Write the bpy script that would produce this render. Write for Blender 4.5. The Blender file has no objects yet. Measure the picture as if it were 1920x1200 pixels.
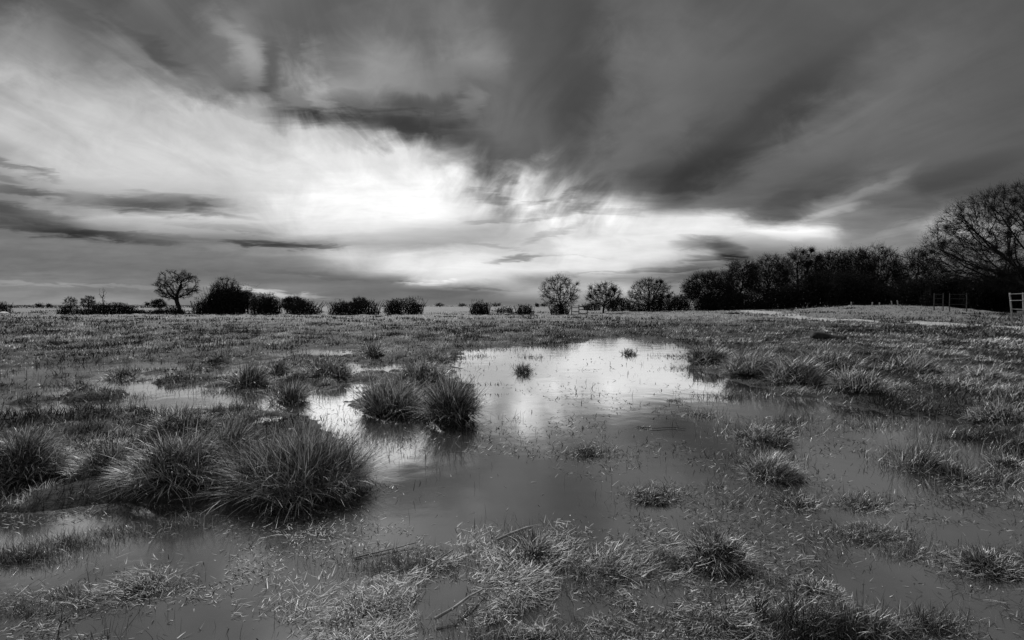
import bpy, math, random
import numpy as np
from mathutils import Vector, Matrix

# ------------------------------------------------------------------ camera
SC = bpy.context.scene
COL = SC.collection
CAM_H = 1.5
F = 960.0                      # focal length in photo pixels (1920 wide)
HORIZON = 572.0
PITCH = math.atan((600.0 - HORIZON) / F)
cam_data = bpy.data.cameras.new("camera")
cam_data.sensor_width = 36.0
cam_data.lens = 36.0 * F / 1920.0
cam_data.clip_start = 0.05
cam_data.clip_end = 6000.0
cam = bpy.data.objects.new("camera", cam_data)
COL.objects.link(cam)
cam.location = (0, 0, CAM_H)
cam.rotation_euler = (math.radians(90) - PITCH, 0, 0)
SC.camera = cam
SC.view_settings.view_transform = 'Standard'
SC.view_settings.look = 'None'
SC.view_settings.exposure = 0.0
SC.view_settings.gamma = 1.0
SC.cycles.max_bounces = 5
SC.cycles.diffuse_bounces = 1
SC.cycles.glossy_bounces = 2
SC.cycles.transmission_bounces = 2
SC.cycles.transparent_max_bounces = 4
SC.cycles.caustics_reflective = False
SC.cycles.caustics_refractive = False

# ------------------------------------------------------------------ world: clouded sky over a Nishita sky
SUN_EL, SUN_AZ = math.radians(42), math.radians(-20)
world = bpy.data.worlds.new("World")
SC.world = world
world.use_nodes = True
WT = world.node_tree
WT.nodes.clear()

class G:
    """tiny helper to write shader maths"""
    def __init__(self, tree): self.t = tree
    def n(self, kind, **kw):
        nd = self.t.nodes.new(kind)
        for k, v in kw.items(): setattr(nd, k, v)
        return nd
    def put(self, sock, v):
        if isinstance(v, bpy.types.NodeSocket): self.t.links.new(v, sock)
        else: sock.default_value = v
    def m(self, op, a, b=0.0, c=0.0, clamp=False):
        nd = self.n('ShaderNodeMath', operation=op, use_clamp=clamp)
        self.put(nd.inputs[0], a); self.put(nd.inputs[1], b); self.put(nd.inputs[2], c)
        return nd.outputs[0]
    def xyz(self, x, y, z=0.0):
        nd = self.n('ShaderNodeCombineXYZ')
        for i, v in enumerate((x, y, z)): self.put(nd.inputs[i], v)
        return nd.outputs[0]
    def noise(self, vec, scale=1.0, detail=3.0, rough=0.5, dist=0.0):
        nd = self.n('ShaderNodeTexNoise')
        self.put(nd.inputs['Vector'], vec)
        nd.inputs['Scale'].default_value = scale
        nd.inputs['Detail'].default_value = detail
        nd.inputs['Roughness'].default_value = rough
        nd.inputs['Distortion'].default_value = dist
        return nd.outputs['Fac']
    def smooth(self, v, a, b, c=0.0, d=1.0):
        nd = self.n('ShaderNodeMapRange', interpolation_type='SMOOTHSTEP')
        self.put(nd.inputs['Value'], v)
        for k, x in zip(('From Min', 'From Max', 'To Min', 'To Max'), (a, b, c, d)): nd.inputs[k].default_value = x
        return nd.outputs[0]
    def lerp(self, a, b, f):
        return self.m('MULTIPLY_ADD', self.m('SUBTRACT', b, a), f, a)

def build_sky():
    g = G(WT)
    co = g.n('ShaderNodeTexCoord').outputs['Generated']
    sp = g.n('ShaderNodeSeparateXYZ'); WT.links.new(co, sp.inputs[0])
    dx, dy, dz = sp.outputs
    yy = g.m('MAXIMUM', dy, 0.22)
    X = g.m('DIVIDE', dx, yy)                       # tangent of azimuth
    Y = g.m('DIVIDE', g.m('MAXIMUM', dz, 0.0), yy)  # height above the horizon
    PX = g.m('MULTIPLY_ADD', X, 960.0, 960.0)
    PY = g.m('MULTIPLY_ADD', Y, -960.0, 572.0)
    # high cloud sheet seen in perspective: streaks run along the wind, towards the horizon
    Yc = g.m('ADD', Y, 0.05)
    cx = g.m('DIVIDE', g.m('ADD', X, 0.14), Yc)
    cy = g.m('DIVIDE', 1.0, Yc)
    streak = g.noise(g.xyz(g.m('MULTIPLY', cx, 1.5), g.m('MULTIPLY', cy, 0.45), 3.1), 1.0, 5.0, 0.55, 0.6)
    streak2 = g.noise(g.xyz(g.m('MULTIPLY', cx, 4.0), g.m('MULTIPLY', cy, 1.1), 8.7), 1.0, 5.0, 0.58, 0.9)
    flat = g.noise(g.xyz(g.m('MULTIPLY', X, 4.5), g.m('MULTIPLY', Y, 26.0), 1.3), 1.0, 5.0, 0.6, 0.4)
    flat2 = g.noise(g.xyz(g.m('MULTIPLY', X, 11.0), g.m('MULTIPLY', Y, 70.0), 5.3), 1.0, 4.0, 0.6, 0.6)
    puff = g.noise(g.xyz(g.m('MULTIPLY', X, 9.0), g.m('MULTIPLY', Y, 13.0), 2.2), 1.0, 5.0, 0.62, 0.6)
    high = g.smooth(Y, 0.17, 0.34)                  # 1 in the streaky upper sheet, 0 low down
    # ragged edges: displace the lookup with the noises
    w_hi = g.m('MULTIPLY', g.m('SUBTRACT', streak2, 0.5), g.smooth(PX, 380, 620, 26.0, 85.0))
    w_lo = g.m('MULTIPLY', g.m('SUBTRACT', flat, 0.5), 34.0)
    wy = g.lerp(w_lo, w_hi, high)
    wp = g.m('MULTIPLY', g.m('SUBTRACT', puff, 0.5), 85.0)
    PYw = g.m('ADD', g.m('ADD', PY, wy), g.m('MULTIPLY', wp, g.m('MULTIPLY_ADD', high, 0.7, 0.12)))
    PXw = g.m('ADD', PX, g.m('MULTIPLY', wp, 1.2))
    rows = [
     (0,   "-600:75 0:86 120:92 240:84 300:98 420:88 540:96 660:88 780:97 880:92 960:84 1080:80 1180:92 1320:88 1500:92 1700:90 1920:84 2500:78"),
     (60,  "-600:80 0:128 60:132 120:112 180:96 240:98 300:92 360:98 440:118 490:108 540:88 620:94 700:98 800:102 900:100 960:84 1060:78 1200:92 1320:96 1500:88 1700:92 1920:86 2500:80"),
     (120, "-600:120 0:152 100:146 180:122 240:118 300:106 360:104 420:108 460:136 500:122 540:100 600:112 700:118 800:116 900:124 960:94 1010:80 1080:80 1180:98 1320:102 1440:90 1520:84 1600:92 1700:96 1920:88 2500:80"),
     (170, "-600:150 0:180 120:178 240:170 300:156 360:138 420:120 480:98 520:112 560:136 600:150 640:145 700:130 760:118 840:112 900:98 960:96 1050:78 1120:82 1200:98 1320:98 1400:90 1490:78 1580:88 1700:96 1920:88 2500:80"),
     (210, "-600:160 0:188 240:192 360:196 440:188 490:165 520:140 560:112 600:96 700:92 800:98 880:88 950:102 1060:76 1150:92 1260:100 1380:84 1450:78 1560:94 1700:98 1920:88 2500:82"),
     (250, "-600:160 0:192 240:196 360:200 480:198 560:202 620:192 660:172 710:125 780:94 900:98 960:102 1060:82 1150:96 1260:96 1340:80 1420:80 1520:96 1700:100 1920:88 2500:82"),
     (290, "-600:130 0:165 60:188 240:205 480:206 600:218 720:222 790:192 850:140 900:104 960:98 1060:90 1150:98 1240:84 1330:76 1450:94 1600:98 1750:96 1920:86 2500:80"),
     (330, "-600:120 0:150 100:196 250:205 400:208 600:226 760:234 850:226 890:190 925:140 960:176 1000:172 1050:120 1150:98 1240:76 1310:78 1400:94 1480:88 1560:84 1640:104 1750:90 1920:80 2500:78"),
     (360, "-600:100 0:130 60:142 130:168 240:184 400:196 500:210 600:234 700:250 830:252 885:224 920:196 960:206 1030:200 1090:150 1150:124 1200:92 1260:80 1330:94 1400:88 1480:80 1560:96 1640:116 1740:84 1920:76 2500:72"),
     (388, "-600:90 0:118 80:146 160:148 250:156 330:160 400:172 460:196 560:238 700:253 830:253 890:232 930:206 960:218 1040:238 1100:232 1180:196 1260:130 1330:116 1400:92 1470:86 1530:104 1580:140 1640:108 1720:96 1790:118 1920:92 2500:80"),
     (410, "-600:80 0:120 100:150 200:188 300:200 450:208 600:240 800:250 880:216 960:206 1040:234 1200:236 1360:222 1400:130 1470:100 1540:140 1600:118 1700:112 1800:140 1920:112 2500:86"),
     (435, "-600:80 0:108 120:112 230:136 340:162 460:160 520:188 640:220 760:204 860:182 920:172 960:192 1060:222 1200:236 1400:226 1500:222 1560:180 1600:122 1680:116 1780:180 1920:140 2500:90"),
     (455, "-600:90 0:112 160:116 340:116 450:112 520:110 600:128 700:172 800:168 900:172 950:184 1020:198 1120:236 1250:226 1320:190 1390:160 1440:172 1520:176 1600:130 1700:122 1920:122 2500:90"),
     (480, "-600:90 0:112 240:116 400:120 540:138 640:200 760:222 900:228 940:214 1010:208 1080:236 1200:232 1280:190 1340:160 1400:108 1470:112 1600:130 1920:118 2500:90"),
     (505, "-600:90 0:112 240:110 400:110 540:112 640:150 720:208 800:234 900:236 1000:230 1150:224 1200:180 1280:126 1340:112 1920:108 2500:90"),
     (525, "-600:90 0:128 100:132 200:116 400:118 500:110 640:110 740:128 780:196 860:218 960:176 1020:140 1100:168 1200:134 1300:140 1400:108 1920:105 2500:90"),
     (545, "-600:90 0:124 200:120 340:122 420:128 500:126 600:116 760:106 840:100 920:120 980:168 1040:172 1090:180 1160:200 1200:170 1260:152 1300:130 1920:105 2500:90"),
     (566, "-600:90 0:132 200:140 400:122 600:120 900:112 1000:116 1100:132 1300:120 1920:105 2500:90"),
    ]
    XN = g.m('MULTIPLY_ADD', PXw, 1 / 3100.0, 600 / 3100.0, clamp=True)
    total = None
    ys = [r[0] for r in rows]
    for i, (py, spec) in enumerate(rows):
        fc = g.n('ShaderNodeFloatCurve')
        c = fc.mapping.curves[0]
        pts = [tuple(map(float, s.split(':'))) for s in spec.split()]
        pts = [((a + 600) / 3100.0, b / 255.0) for a, b in pts]
        c.points[0].location = pts[0]; c.points[1].location = pts[-1]
        for p in pts[1:-1]: c.points.new(*p)
        fc.mapping.update()
        g.put(fc.inputs['Value'], XN)
        # hat weight over the rows
        if i == 0:
            w = g.m('SUBTRACT', 1.0, g.m('MULTIPLY', g.m('SUBTRACT', PYw, ys[0]), 1 / (ys[1] - ys[0])), clamp=True)
        elif i == len(rows) - 1:
            w = g.m('MULTIPLY', g.m('SUBTRACT', PYw, ys[-2]), 1 / (ys[-1] - ys[-2]), clamp=True)
        else:
            up = g.m('MULTIPLY', g.m('SUBTRACT', PYw, ys[i - 1]), 1 / (ys[i] - ys[i - 1]))
            dn = g.m('MULTIPLY', g.m('SUBTRACT', ys[i + 1], PYw), 1 / (ys[i + 1] - ys[i]))
            w = g.m('MINIMUM', up, dn, clamp=True)
        total = g.m('MULTIPLY', fc.outputs[0], w) if total is None else g.m('MULTIPLY_ADD', fc.outputs[0], w, total)
    D = total
    # single clouds: px, py, half width, half height, tilt (deg, down to the right +), change, sharpness
    fx = g.m('ADD', PX, g.m('MULTIPLY', g.m('SUBTRACT', flat, 0.5), 130.0))
    fy = g.m('ADD', PY, g.m('MULTIPLY', g.m('SUBTRACT', flat2, 0.5), 40.0))
    fyh = g.m('ADD', PY, g.m('MULTIPLY', g.m('SUBTRACT', streak2, 0.5), 75.0))
    fx2 = g.m('ADD', PX, g.m('MULTIPLY', g.m('SUBTRACT', puff, 0.5), 90.0)); fy2 = g.m('ADD', PY, g.m('MULTIPLY', g.m('SUBTRACT', streak, 0.5), 70.0))
    clouds = [
     (320, 383, 105, 16, 3, -.27, 0), (180, 378, 120, 12, 6, -.12, 0), (400, 395, 55, 8, 18, -.12, 0), (50, 362, 60, 7, 8, -.14, 0),
     (30, 310, 60, 7, 20, -.16, 0), (80, 322, 40, 5, 22, -.14, 0), (10, 335, 40, 6, 10, -.1, 0),
     (40, 400, 110, 11, 12, -.18, 0), (60, 425, 150, 11, 8, -.18, 0), (210, 442, 110, 7, 5, -.16, 0),
     (330, 444, 70, 5, 4, -.08, 0), (495, 459, 58, 5, 5, -.22, 0), (590, 464, 45, 4, 3, -.16, 0), (420, 428, 80, 5, 6, -.07, 0),
     (510, 549, 75, 4.5, 5, .3, 0), (500, 470, 110, 6, 1, .05, 0), (800, 531, 45, 4, 0, .2, 0), (780, 528, 40, 2, 2, -.12, 0), (900, 543, 50, 2.5, 3, -.1, 0),
     (60, 532, 110, 4, 2, .08, 0), (260, 537, 120, 3, 1, .06, 0), (600, 518, 90, 5, 4, -.05, 0),
     (1312, 457, 44, 12, -3, -.26, 0), (1366, 474, 34, 14, 20, -.22, 0), (1335, 485, 60, 5, -3, -.2, 0), (1290, 520, 70, 7, -5, -.14, 0),
     (1250, 505, 90, 5, -5, -.14, 0), (965, 486, 42, 5, -8, -.3, 0), (940, 462, 50, 4, 4, -.1, 0), (1045, 440, 40, 5, -18, -.12, 0), (1120, 512, 60, 2.5, 0, -.1, 0), (1060, 481, 60, 2, 0, -.08, 0),
     (1000, 352, 12, 36, 38, .07, 1), (1040, 362, 10, 30, 48, .07, 1), (960, 366, 12, 26, 28, .06, 1), (905, 372, 34, 12, 15, -.22, 0), (940, 350, 26, 8, -30, -.15, 1), (985, 385, 40, 5, -12, -.15, 0), (1060, 372, 34, 7, -30, -.15, 0), (1130, 395, 60, 6, 2, -.14, 0), (1010, 412, 40, 4, -6, -.12, 0), (1075, 392, 50, 9, -10, -.2, 0), (970, 400, 50, 6, -5, -.14, 0), (920, 415, 45, 5, -5, -.14, 0),
     (690, 228, 150, 17, 2, -.13, 0), (590, 222, 90, 9, 3, -.08, 0), (790, 200, 60, 14, -4, -.12, 1), (800, 255, 110, 20, 8, -.1, 1), (620, 205, 24, 12, 30, .08, 1), (880, 200, 20, 24, 0, .08, 1),
     (1400, 262, 250, 36, -40, -.055, 2), (1090, 150, 45, 190, -3, -.03, 2), (1215, 190, 60, 190, 14, .035, 2), (1560, 250, 260, 32, -38, .035, 2), (1500, 385, 130, 17, -24, -.05, 2), (1700, 355, 190, 20, -16, -.06, 2), (1300, 340, 90, 30, -25, -.05, 2), (1180, 340, 100, 22, -8, -.05, 2),
     (250, 100, 200, 16, 28, .06, 1), (150, 40, 160, 16, 26, -.06, 1), (460, 100, 75, 20, 62, .09, 1), (400, 190, 150, 12, 24, -.07, 1), (330, 120, 120, 12, 38, -.06, 1), (520, 150, 60, 14, 70, -.07, 1), (600, 150, 70, 16, 72, .07, 1), (740, 140, 120, 40, 20, .05, 1), (860, 60, 90, 50, 60, .035, 1),
     (1640, 348, 80, 11, -27, .06, 2), (1745, 408, 110, 9, -17, .08, 2), (1560, 405, 55, 9, -18, .16, 2), (1490, 432, 90, 14, 4, .16, 0), (1870, 440, 110, 12, -6, .08, 2),
    ]
    for (px, py, hw, hh, tilt, amp, kind) in clouds:
        t = math.radians(tilt); c, s = math.cos(t), math.sin(t)
        ax = g.m('SUBTRACT', fx if kind < 2 else fx2, px); ay = g.m('SUBTRACT', (fy, fyh, fy2)[kind], py)
        vec = g.xyz(ax, ay, 0.0)
        d1 = g.n('ShaderNodeVectorMath', operation='DOT_PRODUCT'); g.put(d1.inputs[0], vec); d1.inputs[1].default_value = (c / hw, s / hw, 0)
        d2 = g.n('ShaderNodeVectorMath', operation='DOT_PRODUCT'); g.put(d2.inputs[0], vec); d2.inputs[1].default_value = (-s / hh, c / hh, 0)
        q = g.m('MULTIPLY_ADD', d1.outputs['Value'], d1.outputs['Value'], g.m('MULTIPLY', d2.outputs['Value'], d2.outputs['Value']))
        e = g.m('MULTIPLY', g.smooth(q, 2.6, -0.6), amp)
        D = g.m('ADD', D, e)
    # small torn cloudlets along the lower edge of the dark deck
    along = g.m('MULTIPLY_ADD', Y, 0.8, g.m('MULTIPLY', X, 0.6)); across = g.m('MULTIPLY_ADD', Y, -0.6, g.m('MULTIPLY', X, 0.8))
    torn = g.noise(g.xyz(g.m('MULTIPLY', along, 13.0), g.m('MULTIPLY', across, 27.0), 4.4), 1.0, 4.0, 0.55, 0.3)
    zx = g.m('MULTIPLY', g.m('SUBTRACT', PX, 1010.0), 1 / 200.0); zy = g.m('MULTIPLY', g.m('SUBTRACT', g.m('SUBTRACT', PY, 372.0), g.m('MULTIPLY', zx, 28.0)), 1 / 62.0)
    zone = g.smooth(g.m('MULTIPLY_ADD', zx, zx, g.m('MULTIPLY', zy, zy)), 1.6, 0.0)
    D = g.m('ADD', D, g.m('MULTIPLY', g.m('MULTIPLY', g.m('SUBTRACT', torn, 0.54), 0.75), zone))
    # fine cloud texture
    tex_hi = g.m('ADD', g.m('MULTIPLY', g.m('SUBTRACT', streak, 0.5), 0.40), g.m('MULTIPLY', g.m('SUBTRACT', streak2, 0.5), 0.34))
    tex_lo = g.m('ADD', g.m('MULTIPLY', g.m('SUBTRACT', flat, 0.5), 0.26), g.m('MULTIPLY', g.m('SUBTRACT', flat2, 0.5), 0.22))
    tex = g.lerp(tex_lo, tex_hi, high)
    right = g.smooth(PX, 900, 1250, 1.0, 0.40)
    tex = g.m('MULTIPLY', tex, g.lerp(1.0, right, high))
    tex = g.m('MULTIPLY', tex, g.smooth(D, 0.45, 0.75, 1.0, 0.6))
    tex = g.m('ADD', tex, g.m('MULTIPLY', g.m('SUBTRACT', puff, 0.5), 0.16))
    D = g.m('MULTIPLY', D, g.m('ADD', 1.0, tex))
    # the unseen sky behind the camera: broken bright cloud
    back = g.smooth(dy, 0.25, -0.35)
    D = g.lerp(D, g.m('MULTIPLY_ADD', puff, 0.5, BACK_D), back)
    D = g.m('MAXIMUM', g.m('MINIMUM', D, 1.0), 0.02)
    L = g.m('POWER', D, 2.2)
    sky = g.n('ShaderNodeTexSky', sky_type='NISHITA', sun_disc=False, sun_elevation=SUN_EL, sun_rotation=SUN_AZ)
    bw = g.n('ShaderNodeRGBToBW'); WT.links.new(sky.outputs[0], bw.inputs[0])
    # thin parts of the deck let a little of the clear sky through
    lum = g.m('MULTIPLY_ADD', g.m('MINIMUM', bw.outputs[0], 6.0), 0.02, g.m('MULTIPLY', L, 10.0))
    bg = g.n('ShaderNodeBackground'); bg.inputs['Strength'].default_value = 0.1
    WT.links.new(lum, bg.inputs['Color'])
    out = g.n('ShaderNodeOutputWorld'); WT.links.new(bg.outputs[0], out.inputs[0])

BACK_D = 0.40
build_sky()
world.cycles.sampling_method = 'MANUAL'
world.cycles.sample_map_resolution = 512

# ------------------------------------------------------------------ the veiled sun
sun = bpy.data.lights.new("sun", 'SUN')
sun.energy = 5.0
sun.angle = math.radians(2.5)
sun.color = (1.0, 1.0, 1.0)
sun_ob = bpy.data.objects.new("sun", sun)
COL.objects.link(sun_ob)
sd = Vector((math.sin(SUN_AZ) * math.cos(SUN_EL), math.cos(SUN_AZ) * math.cos(SUN_EL), math.sin(SUN_EL)))
sun_ob.rotation_euler = sd.to_track_quat('Z', 'Y').to_euler()
sun_ob.location = sd * 50

# ------------------------------------------------------------------ helpers
rng = np.random.default_rng(7)
SP, CP = math.sin(PITCH), math.cos(PITCH)

def ground(px, py, z=0.0):
    """point of the plane at height z that the photograph shows at px, py (arrays or numbers)"""
    a = (np.asarray(px, float) - 960.0) / F
    b = (600.0 - np.asarray(py, float)) / F
    dz = -SP + b * CP
    t = (z - CAM_H) / np.minimum(dz, -1e-4)
    return a * t, (CP + b * SP) * t

def smoothstep(x, a, b):
    t = np.clip((x - a) / (b - a), 0, 1)
    return t * t * (3 - 2 * t)

_perm = np.random.default_rng(3).random((256, 256))
def vnoise(x, y):
    xi = np.floor(x).astype(int); yi = np.floor(y).astype(int)
    fx = x - xi; fy = y - yi
    fx = fx * fx * (3 - 2 * fx); fy = fy * fy * (3 - 2 * fy)
    g = lambda i, j: _perm[(xi + i) % 256, (yi + j) % 256]
    return (g(0, 0) * (1 - fx) + g(1, 0) * fx) * (1 - fy) + (g(0, 1) * (1 - fx) + g(1, 1) * fx) * fy
def fbm(x, y, o=4, seed=0.0):
    s = 0; a = 0.5; n = 0
    for i in range(o):
        s = s + a * vnoise(x * 2 ** i + 17.3 * i + seed, y * 2 ** i + 9.1 * i + seed * 1.7); n += a; a *= 0.5
    return s / n

def seg_dist(px, py, poly):
    """signed distance, positive outside the polygon"""
    d = np.full(px.shape, 1e9); inside = np.zeros(px.shape, bool)
    n = len(poly)
    for i in range(n):
        ax, ay = poly[i]; bx, by = poly[(i + 1) % n]
        ex, ey = bx - ax, by - ay
        t = np.clip(((px - ax) * ex + (py - ay) * ey) / (ex * ex + ey * ey + 1e-12), 0, 1)
        d = np.minimum(d, (px - ax - t * ex) ** 2 + (py - ay - t * ey) ** 2)
        cond = ((ay > py) != (by > py)) & (px < (bx - ax) * (py - ay) / (by - ay + 1e-15) + ax)
        inside ^= cond
    return np.where(inside, -1, 1) * np.sqrt(d)

def mesh_object(name, V, faces_flat, sizes, mat, parent=None, tone=None, smooth=False, loc=None):
    me = bpy.data.meshes.new(name)
    V = np.asarray(V, np.float32).reshape(-1, 3)
    faces_flat = np.asarray(faces_flat, np.int32).ravel(); sizes = np.asarray(sizes, np.int32).ravel()
    me.vertices.add(len(V)); me.vertices.foreach_set('co', V.ravel())
    me.loops.add(len(faces_flat)); me.loops.foreach_set('vertex_index', faces_flat)
    me.polygons.add(len(sizes))
    starts = np.concatenate([[0], np.cumsum(sizes)[:-1]]).astype(np.int32)
    me.polygons.foreach_set('loop_start', starts)
    if smooth: me.polygons.foreach_set('use_smooth', np.ones(len(sizes), bool))
    me.update(calc_edges=True)
    if tone is not None:
        at = me.attributes.new('tone', 'FLOAT', 'POINT'); at.data.foreach_set('value', np.asarray(tone, np.float32))
    if mat: me.materials.append(mat)
    ob = bpy.data.objects.new(name, me); COL.objects.link(ob)
    if parent: ob.parent = parent
    if loc is not None: ob.location = loc
    return ob

def tag(o, label=None, cat=None, group=None, kind=None):
    if label: o['label'] = label
    if cat: o['category'] = cat
    if group: o['group'] = group
    if kind: o['kind'] = kind
    return o
def empty(name, loc, label, cat, group=None):
    o = bpy.data.objects.new(name, None); COL.objects.link(o); o.location = loc
    o.empty_display_size = 0.2
    return tag(o, label, cat, group)

# blades of grass: every blade a thin bending strip
def blade_arrays(P, L, W, yaw, lean, curl, twist, tone, segs=3):
    N = len(P); S = segs
    ts = np.linspace(0, 1, S + 1)
    th = lean[:, None] + curl[:, None] * (ts[None, :] - 0.5 / S)
    st = (L / S)[:, None]
    hx = np.concatenate([np.zeros((N, 1)), np.cumsum(np.sin(th[:, 1:]) * st, 1)], 1)
    hz = np.concatenate([np.zeros((N, 1)), np.cumsum(np.cos(th[:, 1:]) * st, 1)], 1)
    cx = P[:, 0:1] + hx * np.cos(yaw)[:, None]; cy = P[:, 1:2] + hx * np.sin(yaw)[:, None]; cz = P[:, 2:3] + hz
    wa = yaw + math.pi / 2 + twist
    wx, wy = np.cos(wa)[:, None], np.sin(wa)[:, None]
    wd = (W * 0.5)[:, None] * np.sqrt(np.maximum(1 - ts, 0))[None, :]
    V = np.empty((N, 2 * S + 1, 3))
    for k in range(S):
        V[:, 2 * k, 0] = cx[:, k] - wx[:, 0] * wd[:, k]; V[:, 2 * k, 1] = cy[:, k] - wy[:, 0] * wd[:, k]; V[:, 2 * k, 2] = cz[:, k]
        V[:, 2 * k + 1, 0] = cx[:, k] + wx[:, 0] * wd[:, k]; V[:, 2 * k + 1, 1] = cy[:, k] + wy[:, 0] * wd[:, k]; V[:, 2 * k + 1, 2] = cz[:, k]
    V[:, 2 * S, 0] = cx[:, S]; V[:, 2 * S, 1] = cy[:, S]; V[:, 2 * S, 2] = cz[:, S]
    tri = []
    for k in range(S - 1):
        a = 2 * k; tri += [[a, a + 1, a + 3], [a, a + 3, a + 2]]
    a = 2 * (S - 1); tri += [[a, a + 1, a + 2]]
    tri = np.array(tri)
    Fc = (tri[None] + (np.arange(N) * (2 * S + 1))[:, None, None]).reshape(-1)
    T = np.repeat(tone, 2 * S + 1)
    return V.reshape(-1, 3), Fc, T

def blades(name, parts, mat, parent=None, origin=None):
    Vs, Fs, Ts, off = [], [], [], 0
    for (V, Fc, T) in parts:
        Vs.append(V); Fs.append(Fc + off); Ts.append(T); off += len(V)
    V = np.concatenate(Vs); Fc = np.concatenate(Fs); T = np.concatenate(Ts)
    if origin is not None: V = V - np.array(origin)[None]
    return mesh_object(name, V, Fc, np.full(len(Fc) // 3, 3), mat, parent, T)

# ------------------------------------------------------------------ materials
def new_mat(name):
    m = bpy.data.materials.new(name); m.use_nodes = True
    m.node_tree.nodes.clear()
    return m, G(m.node_tree)
def gray(g, v): return v   # a value socket plugged into a colour gives a neutral grey
def finish(m, g, shader):
    o = g.n('ShaderNodeOutputMaterial'); m.node_tree.links.new(shader, o.inputs[0]); return m

def grass_mat(name, lo, hi, gloss=0.08, trans=0.2, rough=0.4):
    m, g = new_mat(name)
    at = g.n('ShaderNodeAttribute', attribute_name='tone').outputs['Fac']
    v = g.m('MULTIPLY_ADD', g.m('POWER', at, 1.6), hi - lo, lo)
    d = g.n('ShaderNodeBsdfDiffuse'); g.put(d.inputs['Color'], v)
    t = g.n('ShaderNodeBsdfTranslucent'); g.put(t.inputs['Color'], v)
    mx = g.n('ShaderNodeMixShader'); mx.inputs[0].default_value = trans
    m.node_tree.links.new(d.outputs[0], mx.inputs[1]); m.node_tree.links.new(t.outputs[0], mx.inputs[2])
    gl = g.n('ShaderNodeBsdfGlossy'); gl.inputs['Roughness'].default_value = rough; gl.inputs['Color'].default_value = (.7, .7, .7, 1)
    m2 = g.n('ShaderNodeMixShader'); m2.inputs[0].default_value = gloss
    m.node_tree.links.new(mx.outputs[0], m2.inputs[1]); m.node_tree.links.new(gl.outputs[0], m2.inputs[2])
    return finish(m, g, m2.outputs[0])

M_GRASS = grass_mat('winter_grass', 0.010, 0.75)
M_RUSH = grass_mat('rush_blades', 0.008, 0.80, 0.05)
M_STRAW = grass_mat('wet_straw', 0.010, 0.72, 0.05, 0.2, 0.5)
M_FIELD = grass_mat('field_grass', 0.010, 0.95, 0.02)
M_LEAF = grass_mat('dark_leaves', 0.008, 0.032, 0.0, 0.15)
M_DUSKLEAF = grass_mat('brown_leaves', 0.03, 0.10, 0.0, 0.2)

def solid_mat(name, lo, hi, scale, rough=0.9, spec=0.2, bump=0.0, bscale=None, detail=5, stretch=(1, 1, 1)):
    m, g = new_mat(name)
    co = g.n('ShaderNodeTexCoord').outputs['Object']
    mp = g.n('ShaderNodeMapping'); m.node_tree.links.new(co, mp.inputs[0]); mp.inputs['Scale'].default_value = stretch
    n = g.noise(mp.outputs[0], scale, detail, 0.6)
    v = g.m('MULTIPLY_ADD', g.smooth(n, 0.3, 0.72), hi - lo, lo)
    p = g.n('ShaderNodeBsdfPrincipled'); g.put(p.inputs['Base Color'], v)
    p.inputs['Roughness'].default_value = rough; p.inputs['Specular IOR Level'].default_value = spec
    if bump:
        b = g.n('ShaderNodeBump'); b.inputs['Strength'].default_value = 1.0; b.inputs['Distance'].default_value = bump
        m.node_tree.links.new(g.noise(mp.outputs[0], bscale or scale * 2, 4, 0.6), b.inputs['Height'])
        m.node_tree.links.new(b.outputs[0], p.inputs['Normal'])
    return finish(m, g, p.outputs[0])
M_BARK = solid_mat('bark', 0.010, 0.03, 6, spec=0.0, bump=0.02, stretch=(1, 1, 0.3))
M_WOOD = solid_mat('weathered_wood', 0.14, 0.34, 9, bump=0.004, stretch=(1, 1, 1))
M_PALEWOOD = solid_mat('pale_timber', 0.38, 0.6, 9, bump=0.004)
M_DARKWOOD = solid_mat('wet_dark_wood', 0.015, 0.05, 6, bump=0.02)
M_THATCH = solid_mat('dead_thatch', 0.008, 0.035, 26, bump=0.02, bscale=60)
M_STONE = solid_mat('pale_stone', 0.4, 0.6, 8, bump=0.01)
M_WIRE = solid_mat('wire', 0.2, 0.3, 8)
M_TRACK = solid_mat('track_gravel', 0.2, 0.34, 2.2, bump=0.02, bscale=12)

def soil_mat():
    m, g = new_mat('wet_meadow_soil')
    co = g.n('ShaderNodeTexCoord').outputs['Object']
    big = g.noise(co, 0.35, 4, 0.6)
    fine = g.noise(co, 14, 6, 0.7)
    mid = g.noise(co, 2.2, 5, 0.65)
    y = g.n('ShaderNodeSeparateXYZ'); m.node_tree.links.new(co, y.inputs[0])
    # short turf covers the ground away from the pool, bare wet mud near it
    turf = g.smooth(y.outputs[1], 25.0, 60.0)
    mud = g.m('MULTIPLY_ADD', g.smooth(fine, 0.35, 0.7), 0.03, 0.010)
    gr = g.m('MULTIPLY_ADD', g.smooth(g.m('ADD', g.m('MULTIPLY', mid, 0.6), g.m('MULTIPLY', fine, 0.4)), 0.36, 0.62), 0.14, 0.05)
    gr = g.m('MULTIPLY', gr, g.m('MULTIPLY_ADD', big, 0.6, 0.7))
    v = g.lerp(mud, gr, turf)
    p = g.n('ShaderNodeBsdfPrincipled'); g.put(p.inputs['Base Color'], v)
    p.inputs['Roughness'].default_value = 0.85; p.inputs['Specular IOR Level'].default_value = 0.15
    b = g.n('ShaderNodeBump'); b.inputs['Strength'].default_value = 0.8; b.inputs['Distance'].default_value = 0.03
    m.node_tree.links.new(fine, b.inputs['Height']); m.node_tree.links.new(b.outputs[0], p.inputs['Normal'])
    return finish(m, g, p.outputs[0])
M_SOIL = soil_mat()

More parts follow.
